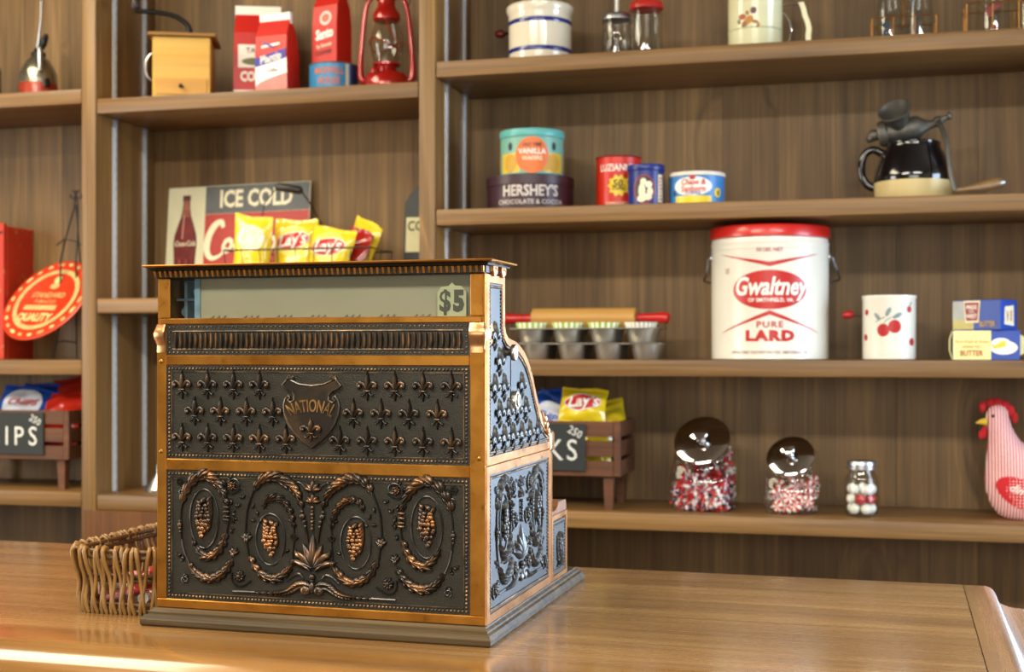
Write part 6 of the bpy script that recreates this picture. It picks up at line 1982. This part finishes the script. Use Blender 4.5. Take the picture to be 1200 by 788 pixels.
decal('motif', rs_, ell2d(.016, .010, 3, 18, .002, .046), flat(0, -.0036, 0), GP)
IW = M('wrought_iron', '#2a2622', .5, .5)
st_ = thing('wire_stand', 'dark scrolled wire display stand behind the round sign', 'stand', (X_at(84, 3.17), 3.17, L2), 0)
zt_ = Z_at(84, 222, 3.17) - L2
mb = MB()
for sx, yo in ((-1, 0.), (1, .0)):
    c_ = curlpts(sx * .012, zt_ - .014, .013, PI / 2, sx * .9)
    mb.tube([(a, .02, b) for a, b in c_], .0022, 7)
mb.tube([(0, .02, zt_), (-.006, .02, zt_ - .05), (-.022, .01, zt_ - .12), (-.034, .0, zt_ - .19), (-.036, .0, .10), (-.050, -.01, .002)], .0024, 8)
mb.tube([(0, .02, zt_), (.006, .02, zt_ - .05), (.012, .01, zt_ - .12), (.014, .0, zt_ - .19), (.014, .0, .10), (.022, -.01, .002)], .0024, 8)
mb.tube([(0, .02, zt_ - .04), (0, .05, .2), (0, .075, .002)], .0022, 8)
mb.tube([(-.046, .0, zt_ - .150), (-.020, -.004, zt_ - .135), (.010, -.004, zt_ - .140), (.030, .0, zt_ - .150)], .002, 7)
mb.tube([(-.046, -.008, .045), (-.014, -.012, .050), (.018, -.008, .045)], .002, 7)
mb.build('scroll_frame', IW, st_)
# chips crate
xr2 = X_at(78, 3.03)
crate('slatted wooden crate on legs in the left bay, marked IPS', xr2 - .2025, 3.14, L3, .405, .20, .128, .078, 'black chalkboard ending in IPS on the left crate', 'CHIPS', '250', -.170, .2025 - .072, 1.40)
chip_bag('blue chip bag on the left crate, white corner showing', (X_at(16, 3.10), 3.10, L3 + .165), Euler((R(-38), R(10), R(8))), .150, .115, .020, LBL, 31, 'CHIPS', None, M('blue_white', '#dfe4ee', .4), DRED, 'chip bags in the left crate', .03)
chip_bag('darker blue chip bag at the back of the left crate', (X_at(48, 3.19), 3.19, L3 + .150), Euler((R(-12), 0, 0)), .13, .115, .018, foil('dark_blue', '#16307c'), 32, '', None, None, None, 'chip bags in the left crate')
chip_bag('red chip bag with a white star patch on the left crate', (X_at(66, 3.09), 3.09, L3 + .158), Euler((R(-40), R(-4), R(-5))), .135, .110, .020, LRED, 33, '', None, None, None, 'chip bags in the left crate')
chip_bag('dark red chip bag leaning at the back of the left crate', (X_at(82, 3.19), 3.175, L3 + .150), Euler((R(-16), R(-6), R(-8))), .14, .140, .020, foil('brick_red', '#8f1f14'), 34, '', None, None, None, 'chip bags in the left crate')
chip_bag('red chip bag inside the left crate, seen between the slats', (X_at(60, 3.1), 3.10, L3 + .090), Euler((R(-6), 0, 0)), .15, .10, .018, LRED, 35, '', None, None, None, 'chip bags in the left crate')
